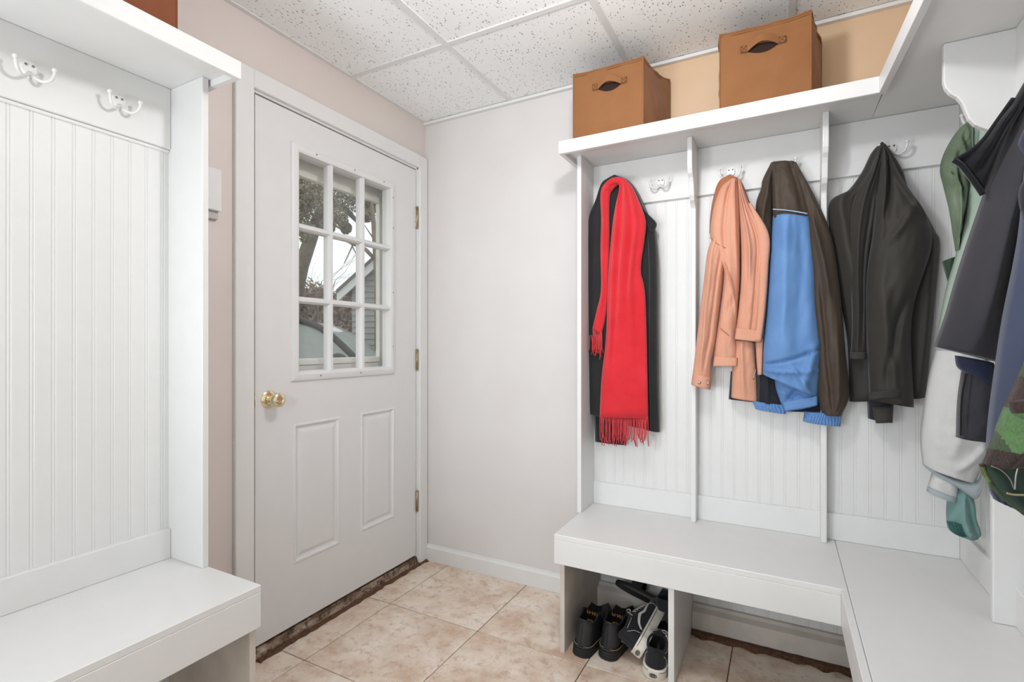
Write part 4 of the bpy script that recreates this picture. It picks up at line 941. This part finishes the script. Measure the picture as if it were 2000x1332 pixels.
def branch(bm, p, d, r, ln, lev, rnd, n=3):
    q = p; pts = [p]; rs = [r]; dd = d.copy()
    for i in range(4):
        dd = (dd + Vector((rnd.gauss(0, .14), rnd.gauss(0, .14), rnd.gauss(0, .10)))).normalized(); q = q + dd * ln / 4; pts.append(q); rs.append(r * (1 - .18 * (i + 1)))
    tube(pts, rs, 5, False, bm)
    if lev:
        for k in range(n):
            i = rnd.randint(1, 4); nd = (dd + Vector((rnd.gauss(0, .6), rnd.gauss(0, .6), rnd.gauss(.15, .45)))).normalized(); branch(bm, pts[i], nd, rs[i] * .6, ln * .68, lev - 1, rnd, n)
def gpt(px, dep): p = at_depth(px, 672, dep); return Vector((p.x, p.y, GZ))
# evergreen
base = gpt(560, 10.5); t = thing('evergreen_tree', base, 'dark evergreen tree seen through the upper door panes', 'tree')
tb = bmesh.new(); tube([base, at_depth(570, 600, 10.5), at_depth(588, 520, 10.5), at_depth(612, 450, 10.5), at_depth(640, 380, 10.5), at_depth(650, 250, 10.5)], [.2, .17, .15, .13, .1, .06], 9, False, tb); obj('trunk', tb, 'bark', t)
rnd = random.Random(4); bb = bmesh.new()
for a, b in (((598, 460), (660, 400)), ((590, 420), (640, 350)), ((585, 380), (700, 350)), ((580, 340), (640, 300)), ((650, 395), (705, 440))):
    tube([at_depth(*a, 10.4), at_depth((a[0] + b[0]) / 2, (a[1] + b[1]) / 2 - 6, 10.2), at_depth(*b, 10)], [.09, .06, .03], 6, False, bb)
obj('branches', bb, 'bark', t)
cl = []
for px, py, r in ((590, 350, .34), (620, 365, .36), (600, 400, .3), (640, 395, .28), (660, 370, .34), (690, 385, .32), (680, 345, .34), (650, 335, .36), (720, 395, .26), (610, 320, .4), (585, 430, .28), (640, 440, .16), (715, 420, .14), (660, 425, .2), (700, 350, .3), (735, 400, .25), (735, 360, .3), (590, 310, .4), (660, 300, .4), (600, 455, .2), (570, 380, .4), (675, 445, .12)):
    cl.append((at_depth(px, py, 9.6 + rnd.random()), r))
o = obj('foliage', leaf_cloud(cl, 800, .034, 5), 'needle', t); o['kind'] = 'stuff'
# bare trees
for i, (px, dep, ln, ang, lab) in enumerate(((590, 14.2, 2.6, (.05, 0, 1), 'bare branching shrub tree behind lower left door panes'), (741, 8.0, 2.3, (-.12, .02, 1), 'thin bare tree rising beside the garage gable'))):
    b0 = gpt(px, dep); t = thing('bare_tree', b0, lab, 'tree'); bm = bmesh.new(); rnd = random.Random(12 + i * 5)
    if i == 0:
        for k in range(5): branch(bm, b0 + Vector((rnd.uniform(-.3, .6), rnd.uniform(-.3, .6), 1.0)), Vector((rnd.gauss(.15, .25), rnd.gauss(0, .25), 1)).normalized(), .04, 2.2, 3, rnd, 3)
        tube([b0, b0 + Vector((.1, .1, 1.3))], [.12, .08], 7, False, bm)
    else:
        tube([b0, at_depth(738, 560, dep), at_depth(733, 480, dep), at_depth(727, 400, dep), at_depth(722, 330, dep)], [.07, .055, .045, .03, .015], 6, False, bm)
        tube([at_depth(731, 505, dep), at_depth(715, 488, dep), at_depth(695, 478, dep), at_depth(672, 465, dep)], [.03, .036, .036, .05], 6, False, bm)
        for a, b in (((683, 470), (700, 505)), ((732, 470), (712, 440)), ((728, 420), (740, 385)), ((690, 476), (672, 515)), ((729, 440), (716, 410))): tube([at_depth(*a, dep), at_depth(*b, dep)], [.014, .006], 5, False, bm)
    obj('trunk', bm, 'bark', t)
# hedge bank
b0 = gpt(640, 16); t = thing('hedge', b0, 'brown winter hedge along the horizon behind the car', 'hedge')
cs = []; rnd = random.Random(9)
for px in range(540, 800, 7):
    top = 572 + 12 * math.sin(px * .05) + rnd.uniform(-6, 6)
    for q in range(5): p = at_depth(px, top + 12 + q * 24, 15 + rnd.uniform(-.5, .5)); cs.append((p, .42))
o = obj('twigs', leaf_cloud(cs, 110, .075, 10), 'hedge', t); o['kind'] = 'stuff'
bk = bmesh.new(); q = [at_depth(500, 590, 16), at_depth(860, 590, 16), at_depth(860, 780, 16), at_depth(500, 780, 16)]
lo_ = [bk.verts.new(p) for p in q]; hi_ = [bk.verts.new(p + FWD * 1.2) for p in q]; bk.faces.new(lo_); bk.faces.new(hi_[::-1])
for i in range(4): bk.faces.new((lo_[i], lo_[(i + 1) % 4], hi_[(i + 1) % 4], hi_[i]))
obj('core', bk, 'hedge', t)
# garage with a white rake board
M['siding'] = plain('grey_siding', '#9a9c98', .8, var=.06); M['rake'] = plain('white_rake_board', '#dedfda', .6); M['shingle'] = plain('grey_shingle', '#6b6764', .9, var=.15)
D = 8.6; g0 = gpt(690, D); t = thing('garage', g0, 'grey sided garage with white gable edge outside the door glass', 'building')
def gp(px, py, back=0): return at_depth(px, py, D) + FWD * back
zb_ = lambda p: Vector((p.x, p.y, GZ))
e0 = gp(664, 580); pk = gp(860, 402); e1 = gp(1056, 580); wl_, wr_ = gp(688, 560), gp(1030, 560)
wb = bmesh.new(); fr_ = [zb_(wl_), zb_(wr_), wr_, pk + Vector((0, 0, -.08)), wl_]
A = [wb.verts.new(p) for p in fr_]; B = [wb.verts.new(p + FWD * 4) for p in fr_]; wb.faces.new(A); wb.faces.new(B[::-1])
for i in range(5): wb.faces.new((A[i], A[(i + 1) % 5], B[(i + 1) % 5], B[i]))
bmesh.ops.recalc_face_normals(wb, faces=wb.faces[:]); obj('wall', wb, 'siding', t)
nb = FWD * -1; z = GZ
while z < 3.4:
    za = z; left = wl_ if za < wl_.z else None
    x0 = 0 if za < wl_.z else (za - wl_.z) / (pk.z - .08 - wl_.z); x0 = min(x0, .98)
    p0 = zb_(wl_).lerp(Vector((pk.x, pk.y, GZ)), x0); p1 = zb_(wr_).lerp(Vector((pk.x, pk.y, GZ)), x0); b = bmesh.new()
    c = [p0 + Vector((0, 0, za - GZ)) + nb * .022, p1 + Vector((0, 0, za - GZ)) + nb * .022, p1 + Vector((0, 0, za - GZ + .1)) + nb * .004, p0 + Vector((0, 0, za - GZ + .1)) + nb * .004]
    d_ = [v - nb * .03 for v in c]; A = [b.verts.new(v) for v in c]; B = [b.verts.new(v) for v in d_]; b.faces.new(A); b.faces.new(B[::-1])
    for i in range(4): b.faces.new((A[i], A[(i + 1) % 4], B[(i + 1) % 4], B[i]))
    bmesh.ops.recalc_face_normals(b, faces=b.faces[:]); obj('siding_board', b, 'siding', t); z += .1
def slab3(p, q, w_, th, back, mat, nm, front=0.0):
    b = bmesh.new(); A = [b.verts.new(v - FWD * front) for v in (p, q, q + Vector((0, 0, w_)), p + Vector((0, 0, w_)))]; B = [b.verts.new(v.co + FWD * back) for v in A]
    b.faces.new(A); b.faces.new(B[::-1])
    for i in range(4): b.faces.new((A[i], A[(i + 1) % 4], B[(i + 1) % 4], B[i]))
    bmesh.ops.recalc_face_normals(b, faces=b.faces[:]); return obj(nm, b, mat, t)
for a in (e0, e1):
    slab3(a + Vector((0, 0, -.10)), pk + Vector((0, 0, -.10)), .15, 0, .04, 'rake', 'rake_board', .16)
    slab3(a + Vector((0, 0, .05)), pk + Vector((0, 0, .05)), .05, 0, 4.4, 'shingle', 'roof', .2)
# parked car
cb_ = gpt(598, 6.0); t = thing('car', cb_, 'silver grey parked car seen through the bottom door panes', 'car')
M['carpaint'] = plain('silver_paint', '#c6c7c2', .3, .3); M['carglass'] = plain('car_glass', '#98a09a', .12); M['tyre'] = plain('tyre', '#222222', .9)
def carpt(s, z, wd): return cb_ + RGT * s + FWD * (wd + .85) + Vector((0, 0, z))
def car_loft(prof, half, name, mat, taper=0):
    b = bmesh.new(); rows = []
    n = len(prof)
    for k, wd in enumerate((-1, -.92, -.5, .5, .92, 1)):
        ins = .06 if abs(wd) == 1 else 0; row = []
        cz = sum(p[1] for p in prof) / n; cs_ = sum(p[0] for p in prof) / n
        for s, z in prof: row.append(b.verts.new(carpt(s + (cs_ - s) * ins * .4, z + (cz - z) * ins, wd * (half - taper * max(0, (z - .95) / .6)))))
        rows.append(row)
    for a, c in zip(rows, rows[1:]):
        for k in range(n): b.faces.new((a[k], a[(k + 1) % n], c[(k + 1) % n], c[k]))
    b.faces.new(rows[0]); b.faces.new(rows[-1][::-1]); bmesh.ops.recalc_face_normals(b, faces=b.faces[:]); return obj(name, smooth(b, 50), mat, t)
car_loft([(-2.9, .45), (-2.95, .9), (-2.7, 1.08), (.55, 1.06), (1.1, .98), (1.5, .86), (1.62, .6), (1.6, .35), (1.2, .28), (-2.6, .28)], .86, 'body', 'carpaint')
car_loft([(-2.6, 1.08), (-2.2, 1.42), (-1.7, 1.58), (-.6, 1.62), (-.1, 1.57), (.2, 1.42), (.6, 1.06)], .74, 'cabin', 'carglass', .10)
rf = tube([carpt(s, z, -.70 + .06 * max(0, (z - 1.1) / .5)) for s, z in [tuple(q) for q in cr([(-2.55, 1.12), (-2.2, 1.44), (-1.7, 1.60), (-.6, 1.635), (-.1, 1.585), (.2, 1.44), (.6, 1.08)], 40)]], .04, 7)
obj('roof_rail', rf, 'black_plastic', t)
car_loft([(-2.1, 1.52), (-1.7, 1.61), (-.6, 1.65), (-.15, 1.6), (-.15, 1.57), (-.6, 1.60), (-1.7, 1.57)], .60, 'roof', 'carpaint')
obj('pillar', tube([carpt(-.75, 1.05, -.74), carpt(-.72, 1.6, -.62)], .04, 6), 'black_plastic', t)
obj('mirror', sphere(carpt(.42, 1.12, -.98), .12, (1, .8, .75)), 'black_plastic', t)
for s in (-2.05, .85):
    for wd in (-.78, .78):
        wh = obj('wheel', lathe([(0, -.1), (.30, -.1), (.33, -.07), (.33, .07), (.30, .1), (0, .1)], 24, carpt(s, .33, wd), FWD), 'tyre', t)
        obj('hubcap', lathe([(0, 0), (.2, 0), (.19, .02), (.05, .03), (0, .03)], 18, carpt(s, .33, wd + math.copysign(.1, wd)), FWD * math.copysign(1, wd)), 'steel', wh)
